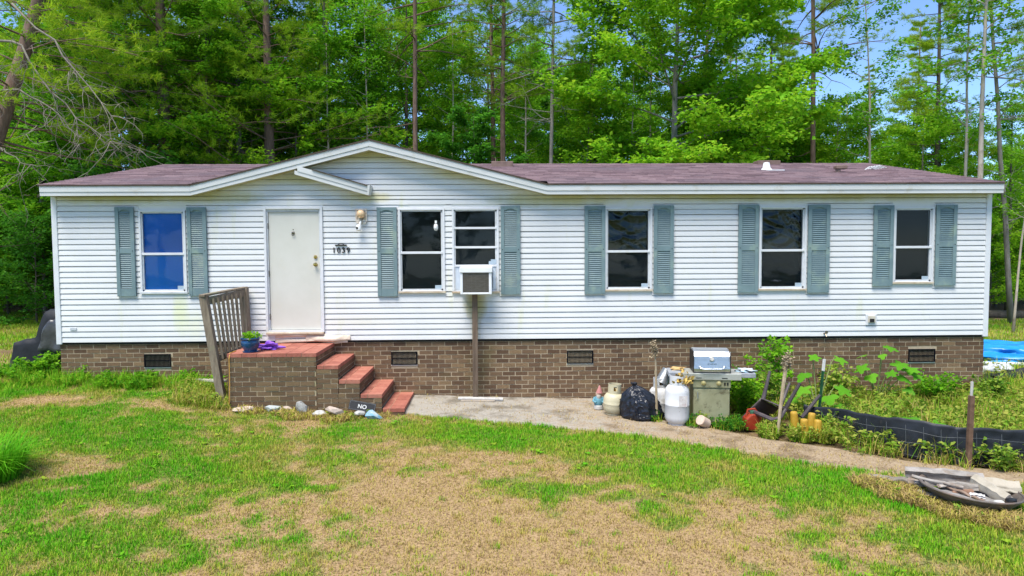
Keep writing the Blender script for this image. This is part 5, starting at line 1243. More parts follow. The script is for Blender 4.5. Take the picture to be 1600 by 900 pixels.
# ------------------------------------------------------------------ left of the house: covered grill, tarp; right: pool and junk
COV = pm('black_cover_cloth', (.006,.007,.010), (.014,.016,.021), 6, .7, bs=.2, bscale=40)
cov = thing('covered_barbecue', 'barbecue under a black fabric cover beside the left end of the house', 'covered barbecue', (-7.9, .75, -.6))
def draped(name, prof, y0, y1, seed, m, parent, amp=.03):
    """closed profile in x,z swept in y, subdivided and pushed into soft folds"""
    import bmesh
    b = bmesh.new(); n = len(prof); r0 = [b.verts.new((x+ (.04 if True else 0)*0, y0, z)) for x, z in prof]; r1 = [b.verts.new((x, y1, z)) for x, z in prof]
    b.faces.new(r0); b.faces.new(r1[::-1])
    for i in range(n): b.faces.new((r0[(i+1) % n], r0[i], r1[i], r1[(i+1) % n]))
    bmesh.ops.triangulate(b, faces=b.faces); 
    for _ in range(3): bmesh.ops.subdivide_edges(b, edges=b.edges, cuts=1, use_grid_fill=True)
    bmesh.ops.smooth_vert(b, verts=b.verts, factor=.5, use_axis_x=True, use_axis_y=True, use_axis_z=True)
    b.normal_update(); off = worldloc(parent)
    for v in b.verts:
        f = float(fbm(v.co.x*1.0+v.co.y*.7+seed, v.co.z*.45, 5.0)-.5)+.5*float(vnoise(v.co.x+v.co.y, v.co.z*.3, 14)-.5); v.co += v.normal*f*amp*2
    for v in b.verts: v.co -= off
    bmesh.ops.recalc_face_normals(b, faces=b.faces)
    me = bpy.data.meshes.new(name); b.to_mesh(me); b.free()
    for p in me.polygons: p.use_smooth = True
    return link(name, me, m, parent)
draped('cover', [(-8.55, -.72), (-7.38, -.72), (-7.38, .50), (-7.82, .52), (-8.04, .02), (-8.40, -.02)], .42, 1.1, 1, COV, cov)
tp_ = draped('plastic_sheet', [(-7.93, -.18), (-7.50, -.22), (-7.44, .30), (-7.50, .37), (-7.72, .37), (-7.84, .1)], .36, .52, 7, pm('grey_black_sheet', (.03,.03,.034), (.07,.07,.075), 8, .35, bs=.2, spec=.6), None, .035)
tp_.name = 'plastic_sheet'; tag(tp_, 'greyish black plastic sheet draped over the covered barbecue by the house corner', 'plastic sheet')
POOLB = pm('blue_pool', (.01,.16,.50), (.02,.30,.68), 3, .35, bs=.05, c3=(.05,.45,.60), dscale=1.5)
pl_ = crumple('paddling_pool', (12.2, 4.2, -.98), (1.7, 1.0, .26), POOLB, 77, .45, base=-.2, n=(64, 30), crease=.10); tag(pl_, 'collapsed bright blue paddling pool beyond the right end of the house', 'paddling pool')
o = MB().tube([(9.6, 2.75, -.86), (10.6, 2.62, -.95), (11.6, 2.75, -1.0), (12.6, 3.1, -.95)], .04, 8).build('white_pipe', PIPEW, smooth=True); tag(o, 'white pipe lying along the near edge of the blue paddling pool', 'pipe')
o = crumple('black_tarp', (10.6, 1.5, -1.05), (.8, .35, .16), COV, 61, .4, base=-.08); tag(o, 'crumpled black tarp in the grass in front of the blue pool', 'tarp')
o = crumple('pale_rag', (10.4, 2.2, -1.02), (.3, .2, .12), GREYP, 63, .4, base=-.1); tag(o, 'pale grey rag heaped in weeds between pool and black tarp', 'rag')
tc = MB().lathe([(.10, 0), (.09, .05), (.05, .38), (.03, .42)], 14, None, (10.75, 1.7, -1.12)).build('terracotta_cone', pm('terracotta', (.42,.18,.10), (.5,.25,.15), 8, .8), smooth=True); tag(tc, 'terracotta coloured cone standing in the junk before the pool', 'cone')
lg2 = thing('fallen_log', 'fallen grey log lying at the edge of the right hand woods', 'log', (17.5, 14.2, -1.0)); MB().tube([(15.2, 14.6, -.95), (18, 14.2, -1.0), (20.5, 13.6, -1.0)], [.20, .18, .15], 12).build('bark', BARK, lg2, smooth=True)
lg3 = thing('fallen_log', 'fallen log with pale orange sawn end deep in the left woods', 'log', (-21.6, 22, .1)); MB().tube([(-21.6, 21.5, .62), (-18.4, 24, .55)], [.27, .27], 16).build('bark', BARK, lg3, smooth=True)
MB().lathe([(.25, 0), (.0, .004)], 18, Matrix.Translation((-21.63, 21.47, .62)) @ Vector((-3.2, -2.5, 0)).to_track_quat('Z', 'Y').to_matrix().to_4x4()).build('cut_face', pm('orange_sawn', (.50,.24,.09), (.62,.33,.14), 9, .8), lg3)

# ------------------------------------------------------------------ trees
BARKP = pm('pine_bark', (.10,.062,.045), (.24,.155,.115), 6, .95, bs=.7, bscale=14, stretch=(2.2, 2.2, .5))
BARKG = pm('grey_bark', (.13,.115,.095), (.29,.265,.225), 5, .95, bs=.6, bscale=16, stretch=(2, 2, .45), c3=(.13,.15,.07), dscale=1.5)
BARKD = pm('dark_bark', (.055,.045,.036), (.12,.10,.08), 5, .95, bs=.6, bscale=16, stretch=(2, 2, .45))
BARKW = pm('pale_bark', (.32,.27,.21), (.48,.42,.35), 5, .9, bs=.5, bscale=18, stretch=(2, 2, .6), c3=(.18,.15,.12), dscale=4)
TWIG = pm('dead_twig', (.14,.12,.095), (.27,.235,.19), 6, .9, bs=0)
def curve(p, d, L, q, n=4, up=.15, jit=.12):
    """polyline of n points from p along d, bending up"""
    out = [np.array(p, float)]; d = unit(np.array(d, float))
    for i in range(n-1):
        d = unit(d + np.array([0, 0, up]) + q.normal(0, jit, 3)); out.append(out[-1]+d*L/(n-1))
    return np.array(out)
def trunk_path(H, q, lean=.25, n=9):
    x = np.cumsum(q.normal(0, 1, n))*lean/n; y = np.cumsum(q.normal(0, 1, n))*lean/n
    x[0] = y[0] = 0; return np.stack([x, y, np.linspace(-.25, H, n)], -1)
def at_h(P, h):
    return np.array([np.interp(h, P[:, 2], P[:, k]) for k in range(3)])
def hardwood(seed, H, cb, R, r0, nl, ls, lm, bark, shape=.7, limbs=None, upn=.55, elev=(.15, .8), spread=.15):
    q = np.random.default_rng(seed); P = trunk_path(H, q); mb = MB(); mb.tube(P, [r0*(1.25 if i == 0 else (1-.88*(i/8)**1.1)) for i in range(9)], 9)
    N = limbs or int((H-cb)/.30); br_ = []
    for i in range(N):
        u = (i+q.random())/N; h = cb+(H-cb)*u*.97; L = R*max(.18, math.sin(PI*(.16+.80*u))**shape)*q.uniform(.65, 1.15)
        a = i*2.4+q.normal(0, .4); e = q.uniform(*elev)*(1-.3*u)+.5*u*u
        b = curve(at_h(P, h), (math.cos(a), math.sin(a), e), L, q, 5, .06, .13); r = max(.012, r0*.36*(1-.7*u)*L/R)
        mb.tube(b, [r, r*.8, r*.6, r*.4, r*.2], 5, False); br_.append(b[1:])
        for k in range(6):
            t = .25+.75*(k+q.random())/6; p0 = np.array([np.interp(t*4, range(5), b[:, c]) for c in range(3)]); aa = a+(1 if k % 2 else -1)*q.uniform(.5, 1.3)
            s = curve(p0, (math.cos(aa), math.sin(aa), q.uniform(-.15, .45)), L*q.uniform(.25, .5)*(1.15-.5*t), q, 4, .0, .15); br_.append(s)
            mb.tube(s, [r*.35+.004, r*.25+.003, r*.15+.002, .002], 4, False)
    V, F = sprays(q, br_, nl, ls, spread, upn, .15)
    return mb_mesh(mb, 'trunk', bark), setm(np_mesh('crown', V, F), lm)
def mb_mesh(mb, name, m):
    me = bpy.data.meshes.new(name); me.from_pydata(mb.v, [], mb.f); me.update()
    for p in me.polygons: p.use_smooth = True
    me.materials.append(m); return me
def setm(me, m): me.materials.clear(); me.materials.append(m); return me
def tufts(q, C, D, n, L, W):
    """pine needle tufts: n needles at each centre C, pointing along D with scatter"""
    M = len(C)*n; P = np.repeat(C, n, 0) + q.normal(0, .035, (M, 3)); d = unit(np.repeat(D, n, 0)*.55 + q.normal(0, .55, (M, 3))+np.array([0, 0, .12]))
    s = unit(np.cross(d, q.normal(0, 1, (M, 3))))*(W/2); ln = L*q.uniform(.7, 1.2, M)[:, None]
    V = np.stack([P-s, P+s, P+d*ln], 1).reshape(-1, 3); o = np.arange(M)*3
    return V, [np.stack([o, o+1, o+2], -1)]
def pine(seed, H, cb, R, r0, nt_, bark, dead=14, dead_from=2.5, top_only=False, droop=-.02, tier=.42, lean=.3):
    q = np.random.default_rng(seed); P = trunk_path(H, q, lean); mb = MB(); mb.tube(P, [r0*(1.2 if i == 0 else (1-.75*(i/8)**1.2)) for i in range(9)], 10)
    C = []; D = []
    N = int((H-cb)/tier)
    for i in range(N):
        u = (i+.5)/N; h = cb+(H-cb)*u
        for j in range(3):
            L = R*(1-u*.75)*q.uniform(.45, 1.1); a = q.uniform(0, 6.28); b = curve(at_h(P, h), (math.cos(a), math.sin(a), q.uniform(-.05, .3)), L, q, 5, droop, .10)
            r = .018+.016*L/R; mb.tube(b, [r, r*.8, r*.6, r*.4, r*.25], 5, False)
            for k in range(9):
                t = .35+.65*(k+q.random())/9; p0 = np.array([np.interp(t*4, range(5), b[:, c]) for c in range(3)]); aa = a+(1 if k % 2 else -1)*q.uniform(.4, 1.2)
                s = curve(p0, (math.cos(aa), math.sin(aa), q.uniform(-.05, .3)), L*.28, q, 4, .03, .1)
                if k % 2: mb.tube(s, [.007, .006, .005, .004], 4, False)
                for w in (1, 2, 3): C.append(s[w]); D.append(unit(s[w]-s[w-1]))
    C = np.array(C); D = np.array(D); pick = q.permutation(len(C))[:nt_]; V, F = tufts(q, C[pick], D[pick], 22, .19, .020)
    for i in range(dead):
        h = q.uniform(dead_from, max(cb+1, dead_from+1)); a = q.uniform(0, 6.28); b = curve(at_h(P, h), (math.cos(a), math.sin(a), q.uniform(-.3, .35)), q.uniform(.6, 2.2), q, 5, .03, .22); mb.tube(b, [.022, .017, .012, .008, .003], 4, False)
        for k in range(3):
            p0 = b[q.integers(1, 4)]; s = curve(p0, q.normal(0, 1, 3)*np.array([1, 1, .5]), .6, q, 4, .0, .25); mb.tube(s, [.008, .006, .004, .002], 3, False)
    return mb_mesh(mb, 'trunk', bark), setm(np_mesh('crown', V, F), LEAF['needle'])
KIND = {}
def tree(name, label, cat, x, y, meshes, s=1.0, rz=0, group=None, tilt=(0, 0), sz=None):
    if group == ws_: label = KIND.get(meshes[0].name, 'leafy') + ' ' + label
    t = thing(name, label, cat, (x, y, g1(x, y)-.05), group); t.scale = (s, s, sz or s); t.rotation_euler = (tilt[0], tilt[1], rz)
    link('trunk', meshes[0], None, t); link('crown', meshes[1], None, t); return t
OAK = hardwood(101, 13.5, 4.0, 5.2, .17, 60000, .165, LEAF['lime'], BARKG, .6, 44, .6, (-.05, .6), .2)
MAPLE = [hardwood(110+i, 12.5+i*.6, 2.5, 3.1+.25*i, .13, 24000, .14, LEAF['mid'], (BARKD, BARKG, BARKD)[i], .7, None, .6, (-.05, .7), .18) for i in range(3)]
LIMET = [hardwood(120+i, 9.5+i, 1.6, 3.0, .10, 21000, .14, LEAF['lime'], BARKG, .7, None, .6, (-.05, .7), .18) for i in range(2)]
DARKT = [hardwood(130+i, 8.0+i*2.5, 1.2, 2.5+.3*i, .09, 20000, .13, LEAF['dark'], BARKD, .6, None, .4, (-.1, .4), .12) for i in range(2)]
SHRUB = [hardwood(140+i, 2.6+.5*i, .15, 1.6, .035, 6000, .10, LEAF[('mid', 'dark', 'lime')[i]], BARKD, .5, 22, .6, (.0, .8), .12) for i in range(3)]
SLIM = [hardwood(150, 13, 5.5, 1.6, .065, 3200, .12, LEAF['mid'], BARKW, .6, 20, .6, (.1, .7), .14), hardwood(151, 14, 8.0, 1.5, .11, 2600, .12, LEAF['mid'], BARKW, .6, 16, .6, (.1, .7), .14)]
PINE = [pine(160, 19, 8.5, 2.6, .14, 1300, BARKP), pine(161, 20, 9.5, 2.3, .11, 1000, BARKP), pine(162, 18, 6.5, 3.0, .15, 1700, BARKD), pine(163, 17, 9.0, 2.4, .10, 700, BARKG, 26)]
PINEL = pine(170, 16, 5.2, 4.6, .25, 5200, BARKP, 22, 2.5, tier=.36)
PINEB = pine(171, 16, 5.0, 4.8, .27, 5200, BARKP, 26, 2.5, tier=.40)
us = 'shrubs under the trees'; ws_ = 'trees in the woods behind'
for L_, kd in ((MAPLE, 'green leafy'), (LIMET, 'bright green'), (DARKT, 'dark dense'), (PINE, 'bare trunked'), (SLIM, 'slim pale')):
    for a_ in L_: KIND[a_[0].name] = kd
# the trees one can single out
lp_ = tree('pine_tree', 'big pine with rough brown trunk and hanging dead boughs at the far left', 'tree', -14.6, 6.5, PINEL, 1.0, .4, None, (0, .26))
tree('pine_tree', 'thick pine with peeling bark and green boughs behind the left roof end', 'tree', -11.45, 12.5, PINEB, 1.0, 2.0)
tree('dark_pine', 'dark straight pine trunk just left of the big hanging dead branches', 'tree', -16.6, 14, PINE[2], 1.0, .3)
tree('dark_pine', 'dark stout trunk half behind the hanging dead branches', 'tree', -13.6, 13, PINE[2], 1.1, 1.3)
tree('grey_tree', 'straight light grey trunk above the left roof slope', 'tree', -9.35, 14, PINE[3], 1.25, 2.2)
tree('broadleaf_tree', 'leafy green tree above the left half of the gable', 'tree', -6.6, 15.5, MAPLE[1], 1.05, .5)
tree('broadleaf_tree', 'leafy green tree directly behind the gable peak', 'tree', -3.6, 17.0, MAPLE[2], 1.0, 1.5)
tree('small_dark_tree', 'rounded dark green small tree right of the gable peak', 'tree', -.8, 14.0, DARKT[0], .95, .2)
tree('pine_tree', 'slender reddish pine trunk rising just right of the gable peak', 'tree', -2.7, 13.6, PINE[1], 1.0, 3.1)
tree('pine_tree', 'straight brown pine with bare dead twigs above the first roof vent', 'tree', .29, 14.6, PINE[0], .95, 4.0)
tree('pine_tree', 'reddish pine with many dead side branches left of the lime green tree', 'tree', 1.97, 13.0, PINE[3], .95, .7)
tree('oak_tree', 'large lime green oak with grey trunk above the middle of the roof', 'tree', 6.16, 11.8, OAK, 1.0, 1.0)
tree('pale_snag', 'thin pale trunk left of the grey oak trunk', 'tree', 6.5, 17, SLIM[0], 1.0, 1.0)
tree('pine_tree', 'tall reddish pine trunk against the blue sky above the right windows', 'tree', 11.81, 13.0, PINE[1], 1.0, 1.9, None, (0, .02))
tree('lime_tree', 'bright green bushy tree left of the tall reddish pine at right', 'tree', 10.6, 14.5, LIMET[0], .95, 0)
tree('lime_tree', 'bright green bushy tree right of the tall reddish pine at right', 'tree', 13.0, 14.2, LIMET[1], .80, 2)
tree('lime_tree', 'bright green tree behind the left side of the large lime green oak', 'tree', 3.6, 15.0, LIMET[1], .95, 1)
tree('lime_tree', 'bright green tree behind the right side of the large lime green oak', 'tree', 8.4, 14.8, LIMET[1], .95, 3)
tree('broadleaf_tree', 'low leafy tree behind the dark trunk at right', 'tree', 18.6, 16.5, MAPLE[0], .66, 3)
tree('broadleaf_tree', 'low leafy tree behind the right roof end and pale trunks', 'tree', 20.8, 15.5, MAPLE[2], .62, 3)
tree('broadleaf_tree', 'leafy tree low behind the left roof end and dead boughs', 'tree', -15.0, 11.5, LIMET[0], .72, 3)
tree('broadleaf_tree', 'bright leafy tree between the grey trunk and the gable', 'tree', -7.4, 14.2, LIMET[1], .88, 1)
for i, (x, y, k, s, lb) in enumerate([(-8.6, 15.2, 0, 1.0, 'grey sapling trunk rising over the left roof slope'), (-6.0, 13.8, 1, .7, 'slender grey trunk left of the gable peak'), (-4.7, 14.4, 0, .95, 'thin pale trunk just left of the gable peak'), (-1.7, 15.2, 0, .9, 'thin pale trunk right of the slender reddish pine'), (1.2, 15.0, 1, .75, 'pale trunk between the first roof vent and the lime green oak'), (4.9, 13.2, 0, .8, 'thin pale trunk left of the oak trunk in front of its leaves'), (8.9, 13.2, 0, 1.0, 'thin pale trunk right of the oak over the roof'), (-10.4, 14.6, 0, 1.1, 'thin trunk right of the peeling pine')]): tree('slim_tree', lb, 'tree', x, y, SLIM[k], s, i*1.1, None, (0, .02*(i % 3-1)))
tree('broadleaf_tree', 'dense low tree behind the right windows seen over the roof', 'tree', 14.8, 17.0, MAPLE[1], .70, 1)
tree('broadleaf_tree', 'dense low tree between the two pale trunks at right', 'tree', 19.2, 19.5, MAPLE[2], .72, 2)
tree('lime_tree', 'low bright tree left of the thin leaning pale trunk', 'tree', 11.9, 16.5, LIMET[0], .92, 5)
tree('broadleaf_tree', 'leafy broadleaf tree in front of the pine boughs right of the peeling pine', 'tree', -10.1, 12.9, MAPLE[0], .92, 2)
tree('broadleaf_tree', 'leafy broadleaf tree left of the peeling pine behind the dead boughs', 'tree', -13.2, 11.6, MAPLE[2], .85, 4)
tree('broadleaf_tree', 'leafy green tree filling the gap above the left window', 'tree', -11.0, 15.6, MAPLE[2], .95, 4)
tree('lime_tree', 'bushy green tree between the thin leaning trunk and the pale trunks at right', 'tree', 16.2, 14.0, LIMET[0], .80, 4)
tree('broadleaf_tree', 'leafy tree behind the left roof slope right of the peeling pine', 'tree', -9.6, 17.5, MAPLE[0], 1.0, 3)
tree('broadleaf_tree', 'leafy tree left of the peeling pine behind the left roof end', 'tree', -14.3, 16.0, MAPLE[1], 1.0, 5)
tree('pine_tree', 'pine with low green boughs above the left roof slope', 'tree', -8.0, 13.4, PINEB, .9, 5.0)
tree('slim_tree', 'thin pale trunk leaning right above the right end of the roof', 'tree', 13.49, 12.0, SLIM[0], 1.0, 3.0, None, (0, .05))
tree('slim_tree', 'thin pale trunk at the right roof end, left of the thick grey one', 'tree', 15.41, 10.5, SLIM[0], 1.05, 5.0)
tree('slim_tree', 'thick pale grey rough trunk behind the right roof corner', 'tree', 15.2, 9.5, SLIM[1], 1.0, 4.0, None, (0, .025))
tree('pine_tree', 'leaning grey trunk at the right edge against the sky', 'tree', 18.3, 12.0, PINE[3], .95, 2.6, None, (0, .06))
tree('dark_pine', 'dark trunk with thin foliage left of the thin pale trunks at right', 'tree', 17.4, 15.0, PINE[2], .8, 2.4)
tree('slim_tree', 'thin crooked pale sapling leaning left beside the pale trunks', 'tree', 17.0, 13.0, SLIM[0], .6, 1.2, None, (0, -.13))
tree('slim_tree', 'pale mossy leaning sapling at the far right below the roof line', 'tree', 16.2, 9.2, SLIM[0], .62, 3.3, None, (0, -.10))
# shrubs and bushes beside the house
tree('bush', 'leafy green bush at the far left edge beyond the covered barbecue', 'bush', -16.0, 9.5, SHRUB[0], 1.25, 1)
tree('bush', 'dark bush in the shade behind the covered barbecue', 'bush', -14.0, 12.0, SHRUB[1], 1.2, 2)
rn = np.random.default_rng(77)
def scatter(n, x0, x1, y0, y1, mind, ex):
    out = []
    for _ in range(n*60):
        if len(out) >= n: break
        y = rn.uniform(y0, y1); f = (y+11.6); x = rn.uniform(x0, x1)*f
        if all((x-a)**2+(y-b)**2 > mind**2 for a, b in out+ex): out.append((x, y))
    return out
named = [(o.location.x, o.location.y) for o in bpy.data.objects if o.get('category') in ('tree', 'bush')]
us = 'shrubs under the trees'; ws_ = 'trees in the woods behind'
for x, y in scatter(26, -.80, -.50, 9, 22, 1.7, named): tree('woodland_shrub', 'green understorey shrub in the shade of the left woods', 'shrub', x, y, SHRUB[rn.integers(0, 2)], rn.uniform(.8, 1.7), rn.uniform(0, 6), us)
for x, y in scatter(20, .52, .82, 14, 26, 1.8, named): tree('woodland_shrub', 'bright green understorey shrub in the right hand woods', 'shrub', x, y, SHRUB[rn.choice([0, 2])], rn.uniform(.9, 1.6), rn.uniform(0, 6), us)
for x, y in scatter(13, -.80, -.42, 14, 25, 2.8, named):
    k = rn.integers(0, 4); mm = ([DARKT[1], MAPLE[0], MAPLE[1], PINE[2]][k]); tree('woodland_tree', 'shaded tree standing in the dense woods left of the house', 'tree', x, y, mm, rn.uniform(.85, 1.15), rn.uniform(0, 6), ws_)
for x, y in scatter(15, -.42, .12, 19, 28, 2.6, named):
    k = rn.integers(0, 4); mm = ([DARKT[1], MAPLE[0], MAPLE[2], PINE[0]][k]); tree('woodland_tree', 'tree standing in the woods behind the left half of the roof', 'tree', x, y, mm, rn.uniform(.9, 1.15), rn.uniform(0, 6), ws_)
for x, y in scatter(9, .12, .46, 17, 26, 2.8, named):
    k = rn.integers(0, 4); mm = ([LIMET[0], LIMET[1], MAPLE[0], PINE[1]][k]); tree('woodland_tree', 'tree standing in the woods behind the middle of the roof', 'tree', x, y, mm, rn.uniform(.85, 1.05), rn.uniform(0, 6), ws_)
for x, y in scatter(10, .44, .82, 17, 28, 2.8, named):
    k = rn.integers(0, 4); mm = ([LIMET[0], LIMET[1], DARKT[0], SLIM[1]][k]); tree('woodland_tree', 'low tree standing in the open woods behind the right roof end', 'tree', x, y, mm, rn.uniform(.62, .85), rn.uniform(0, 6), ws_)
for x, y in scatter(46, -.85, .85, 30, 62, 3.4, named):
    right = x/(y+11.6) > .42
    mm = [DARKT[1], MAPLE[0], MAPLE[1], MAPLE[2], PINE[2]][rn.integers(0, 5)] if not right else [DARKT[0], LIMET[1], MAPLE[0]][rn.integers(0, 3)]
    tree('woodland_tree', 'distant tree deep in the woods', 'tree', x, y, mm, rn.uniform(.9, 1.25) if not right else rn.uniform(.6, .85), rn.uniform(0, 6), ws_)
for x, y in scatter(12, -.85, .85, 24, 50, 2.6, named): tree('woodland_pine', 'distant bare pine trunk deep in the woods', 'tree', x, y, PINE[rn.integers(0, 4)], rn.uniform(.9, 1.15), rn.uniform(0, 6), ws_)
for i, x in enumerate(np.linspace(-26, 26, 12)): tree('yard_tree', 'tree across the yard reflected in the window panes', 'tree', x+rn.normal(0, 1), -36+rn.normal(0, 3), [MAPLE[0], MAPLE[2], DARKT[1]][i % 3], 1.1, rn.uniform(0, 6), 'trees across the yard')
# hanging dead boughs on the far left pine
q = np.random.default_rng(9); mb = MB()
lpw = Vector(lp_.location)
def bough(pts, r, nt_, seed):
    q = np.random.default_rng(seed); pts = np.array(pts); k = len(pts); tt_ = np.linspace(0, k-1, 12); b = np.stack([np.interp(tt_, range(k), pts[:, c]) for c in range(3)], -1)+q.normal(0, .025, (12, 3))
    mb.tube(b, np.linspace(r*.7, .006, 12), 6)
    for i in range(nt_):
        p0 = b[q.integers(3, 12)]; s = curve(p0, (q.normal(.3, .5), q.normal(0, .5), q.uniform(-1.2, .1)), q.uniform(.4, 1.5), q, 6, -.10, .25); mb.tube(s, [.009, .008, .006, .005, .004, .002], 4)
        for j in range(3):
            s2 = curve(s[q.integers(1, 5)], (q.normal(0, .7), q.normal(0, .4), q.uniform(-1, .2)), q.uniform(.2, .6), q, 4, -.05, .3); mb.tube(s2, [.006, .005, .004, .002], 3)
bough([(-12.6, 6.3, 6.9), (-11.4, 5.4, 6.6), (-10.6, 5.0, 5.5), (-9.6, 4.8, 4.6), (-9.0, 4.7, 4.1)], .05, 30, 1)
bough([(-12.7, 6.3, 5.6), (-11.5, 5.4, 5.5), (-10.4, 5.0, 4.9), (-9.6, 4.8, 4.1)], .045, 16, 2)
bough([(-11.4, 5.2, 7.4), (-10.4, 4.9, 6.6), (-9.6, 4.8, 5.6), (-8.9, 4.8, 4.6), (-8.6, 4.8, 4.0)], .04, 24, 3)
bough([(-12.6, 6.2, 4.2), (-11.8, 5.3, 4.0), (-11.0, 5.0, 3.6)], .03, 8, 4)
me = mb_mesh(mb, 'dead_bough', TWIG); o = link('dead_bough', me, None, lp_)
o.matrix_parent_inverse = (Matrix.Translation(lpw) @ lp_.rotation_euler.to_matrix().to_4x4()).inverted()

# ------------------------------------------------------------------ weeds, plants and clippings
q = np.random.default_rng(5)
def weed_patch(name, pts, rad, nb, hb, nl, ls, m, tint0, tint1, l0=.15):
    """stems with leaves and long bent blades scattered in discs"""
    P = []; 
    for (x, y), r in zip(pts, rad):
        n_ = int(nb*r*r/ sum(t*t for t in rad))+1; a = q.uniform(0, 6.28, n_); d = np.sqrt(q.random(n_))*r; P.append(np.stack([x+np.cos(a)*d, y+np.sin(a)*d], -1))
    P = np.concatenate(P); x, y = P[:, 0], P[:, 1]; n_ = len(x)
    o = grass_obj(name, np.stack([x, y, gz(x, y)], -1), q.uniform(0, 6.28, n_), hb*q.uniform(.35, 1.1, n_), q.uniform(.007, .014, n_), q.uniform(l0, .97, n_), np.clip(q.uniform(tint0, tint1, n_), 0, 1), GRASS)
    if nl:
        br_ = []
        for i in range(max(6, nl//22)):
            k = q.integers(0, n_); h = hb*q.uniform(.35, 1.0); br_.append(curve((x[k], y[k], g1(x[k], y[k])), (q.normal(0, .4), q.normal(0, .4), 1), h, q, 4, .0, .15))
        V, F = sprays(q, br_, nl, ls, ls*.45, .7, .25); o2 = link(name.replace('grass', 'weeds'), np_mesh('weeds', V, F), m); o2['kind'] = 'stuff'
bedp = []; 
for i in range(260):
    x = q.uniform(3.3, 9.2); y = q.uniform(-3.6, .0)
    if x < 8.7 and y > yback(x)+.22 and not (x < 4.6 and y < -1.1): bedp.append((x, y))
weed_patch('bed_grass', bedp, [.28]*len(bedp), 13000, .36, 24000, .07, LEAF['weed'], .10, .85)
weed_patch('fence_grass', [(4.75,-2.55),(5.0,-3.2),(5.3,-3.62),(5.55,-3.8),(5.95,-3.85),(6.3,-3.9),(4.95,-2.95)], [.12,.14,.12,.08,.12,.2,.1], 520, .20, 500, .04, LEAF['weed'], .0, .7)
weed_patch('stool_grass', [(4.2,-2.45),(4.5,-2.5),(4.65,-2.3),(3.8,-2.3),(3.95,-2.1)], [.16,.16,.16,.14,.14], 1000, .26, 3000, .04, LEAF['weed'], .2, .8)
weed_patch('grill_grass', [(3.3,-1.9),(3.5,-1.85),(2.96,-1.6),(2.9,-1.75),(3.55,-1.6),(2.45,-1.5)], [.13,.12,.1,.08,.12,.07], 420, .22, 2200, .04, LEAF['dark'], .3, .8)
weed_patch('wall_grass', [(-7.0,-.25),(-6.3,-.22),(-5.8,-.3),(-5.2,-.25),(-4.8,-.45),(-7.6,-.1),(-8.1,.2)], [.3,.3,.3,.3,.35,.35,.35], 4200, .26, 2600, .06, LEAF['mid'], .5, 1.0)
weed_patch('railing_grass', [(-4.6,-.75),(-4.45,-1.15),(-4.75,-1.05),(-4.15,-1.3),(-4.9,-.6)], [.25,.2,.22,.14,.25], 1700, .24, 1500, .05, LEAF['weed'], .15, .7)
weed_patch('stoop_grass', [(-3.7,-1.3),(-3.2,-1.3),(-2.7,-1.35),(-2.2,-1.38),(-1.75,-1.3),(-3.0,-1.45),(-2.4,-1.5)], [.2,.2,.2,.2,.16,.2,.2], 2300, .13, 500, .035, LEAF['weed'], .0, .5, .55)
weed_patch('pit_grass', [(4.35,-4.35),(4.4,-4.75),(4.55,-5.1),(4.25,-4.6),(4.8,-5.3),(4.15,-4.25)], [.24,.24,.24,.24,.26,.2], 4600, .16, 500, .035, LEAF['weed'], .0, .42, .6)
weed_patch('side_grass', [(9.2,-.6),(9.8,.4),(10.4,1.2),(9.4,1.6),(8.95,-1.5),(11,2.2),(9.3,-2.5)], [.6]*7, 4500, .34, 2500, .06, LEAF['weed'], .25, .9)
plant('tall_weed', 'tall yellowish leafy weed growing against the bricks right of the grill', 'weed', 4.66, -.42, 1.2, 7, .42, 750, .085, LEAF['lime'], 1)
plant('tall_weed', 'bushy weed against the bricks between the green post and the lobed plant', 'weed', 5.65, -.4, .75, 9, .45, 700, .075, LEAF['weed'], 12)
plant('tall_weed', 'leafy weeds against the bricks below the right vent', 'weed', 7.4, -.4, .55, 10, .5, 700, .075, LEAF['mid'], 13)
plant('tall_weed', 'leafy weeds at the foot of the right house corner', 'weed', 8.3, -.5, .5, 10, .5, 600, .07, LEAF['weed'], 14)
plant('tall_weed', 'slender leafy weed behind the tipped brown chair', 'weed', 4.45, -.9, .85, 6, .35, 420, .07, LEAF['weed'], 2)
plant('leafy_bush', 'dark tangle of leafy weeds between the grill and the brown chair', 'bush', 3.85, -1.25, .72, 12, .50, 1900, .065, LEAF['mid'], 3)
plant('leafy_bush', 'leafy weeds growing close to the right side of the grill', 'bush', 3.70, -.75, .75, 10, .35, 1200, .065, LEAF['dark'], 4)
plant('young_weed', 'small leafy weed growing in front of the left of the grill door', 'weed', 3.0, -1.76, .30, 5, .14, 160, .04, LEAF['weed'], 5)
plant('leafy_bush', 'bright leafy weeds at the foot of the covered barbecue', 'bush', -7.75, .12, .42, 12, .5, 900, .065, LEAF['mid'], 6)
plant('leafy_bush', 'leafy weeds in front of the rusty post', 'bush', 5.95, -3.88, .34, 7, .25, 420, .05, LEAF['weed'], 7)
plant('leafy_bush', 'leafy weeds at the right edge in front of the fabric fence', 'bush', 6.45, -3.98, .40, 9, .3, 600, .05, LEAF['weed'], 8)
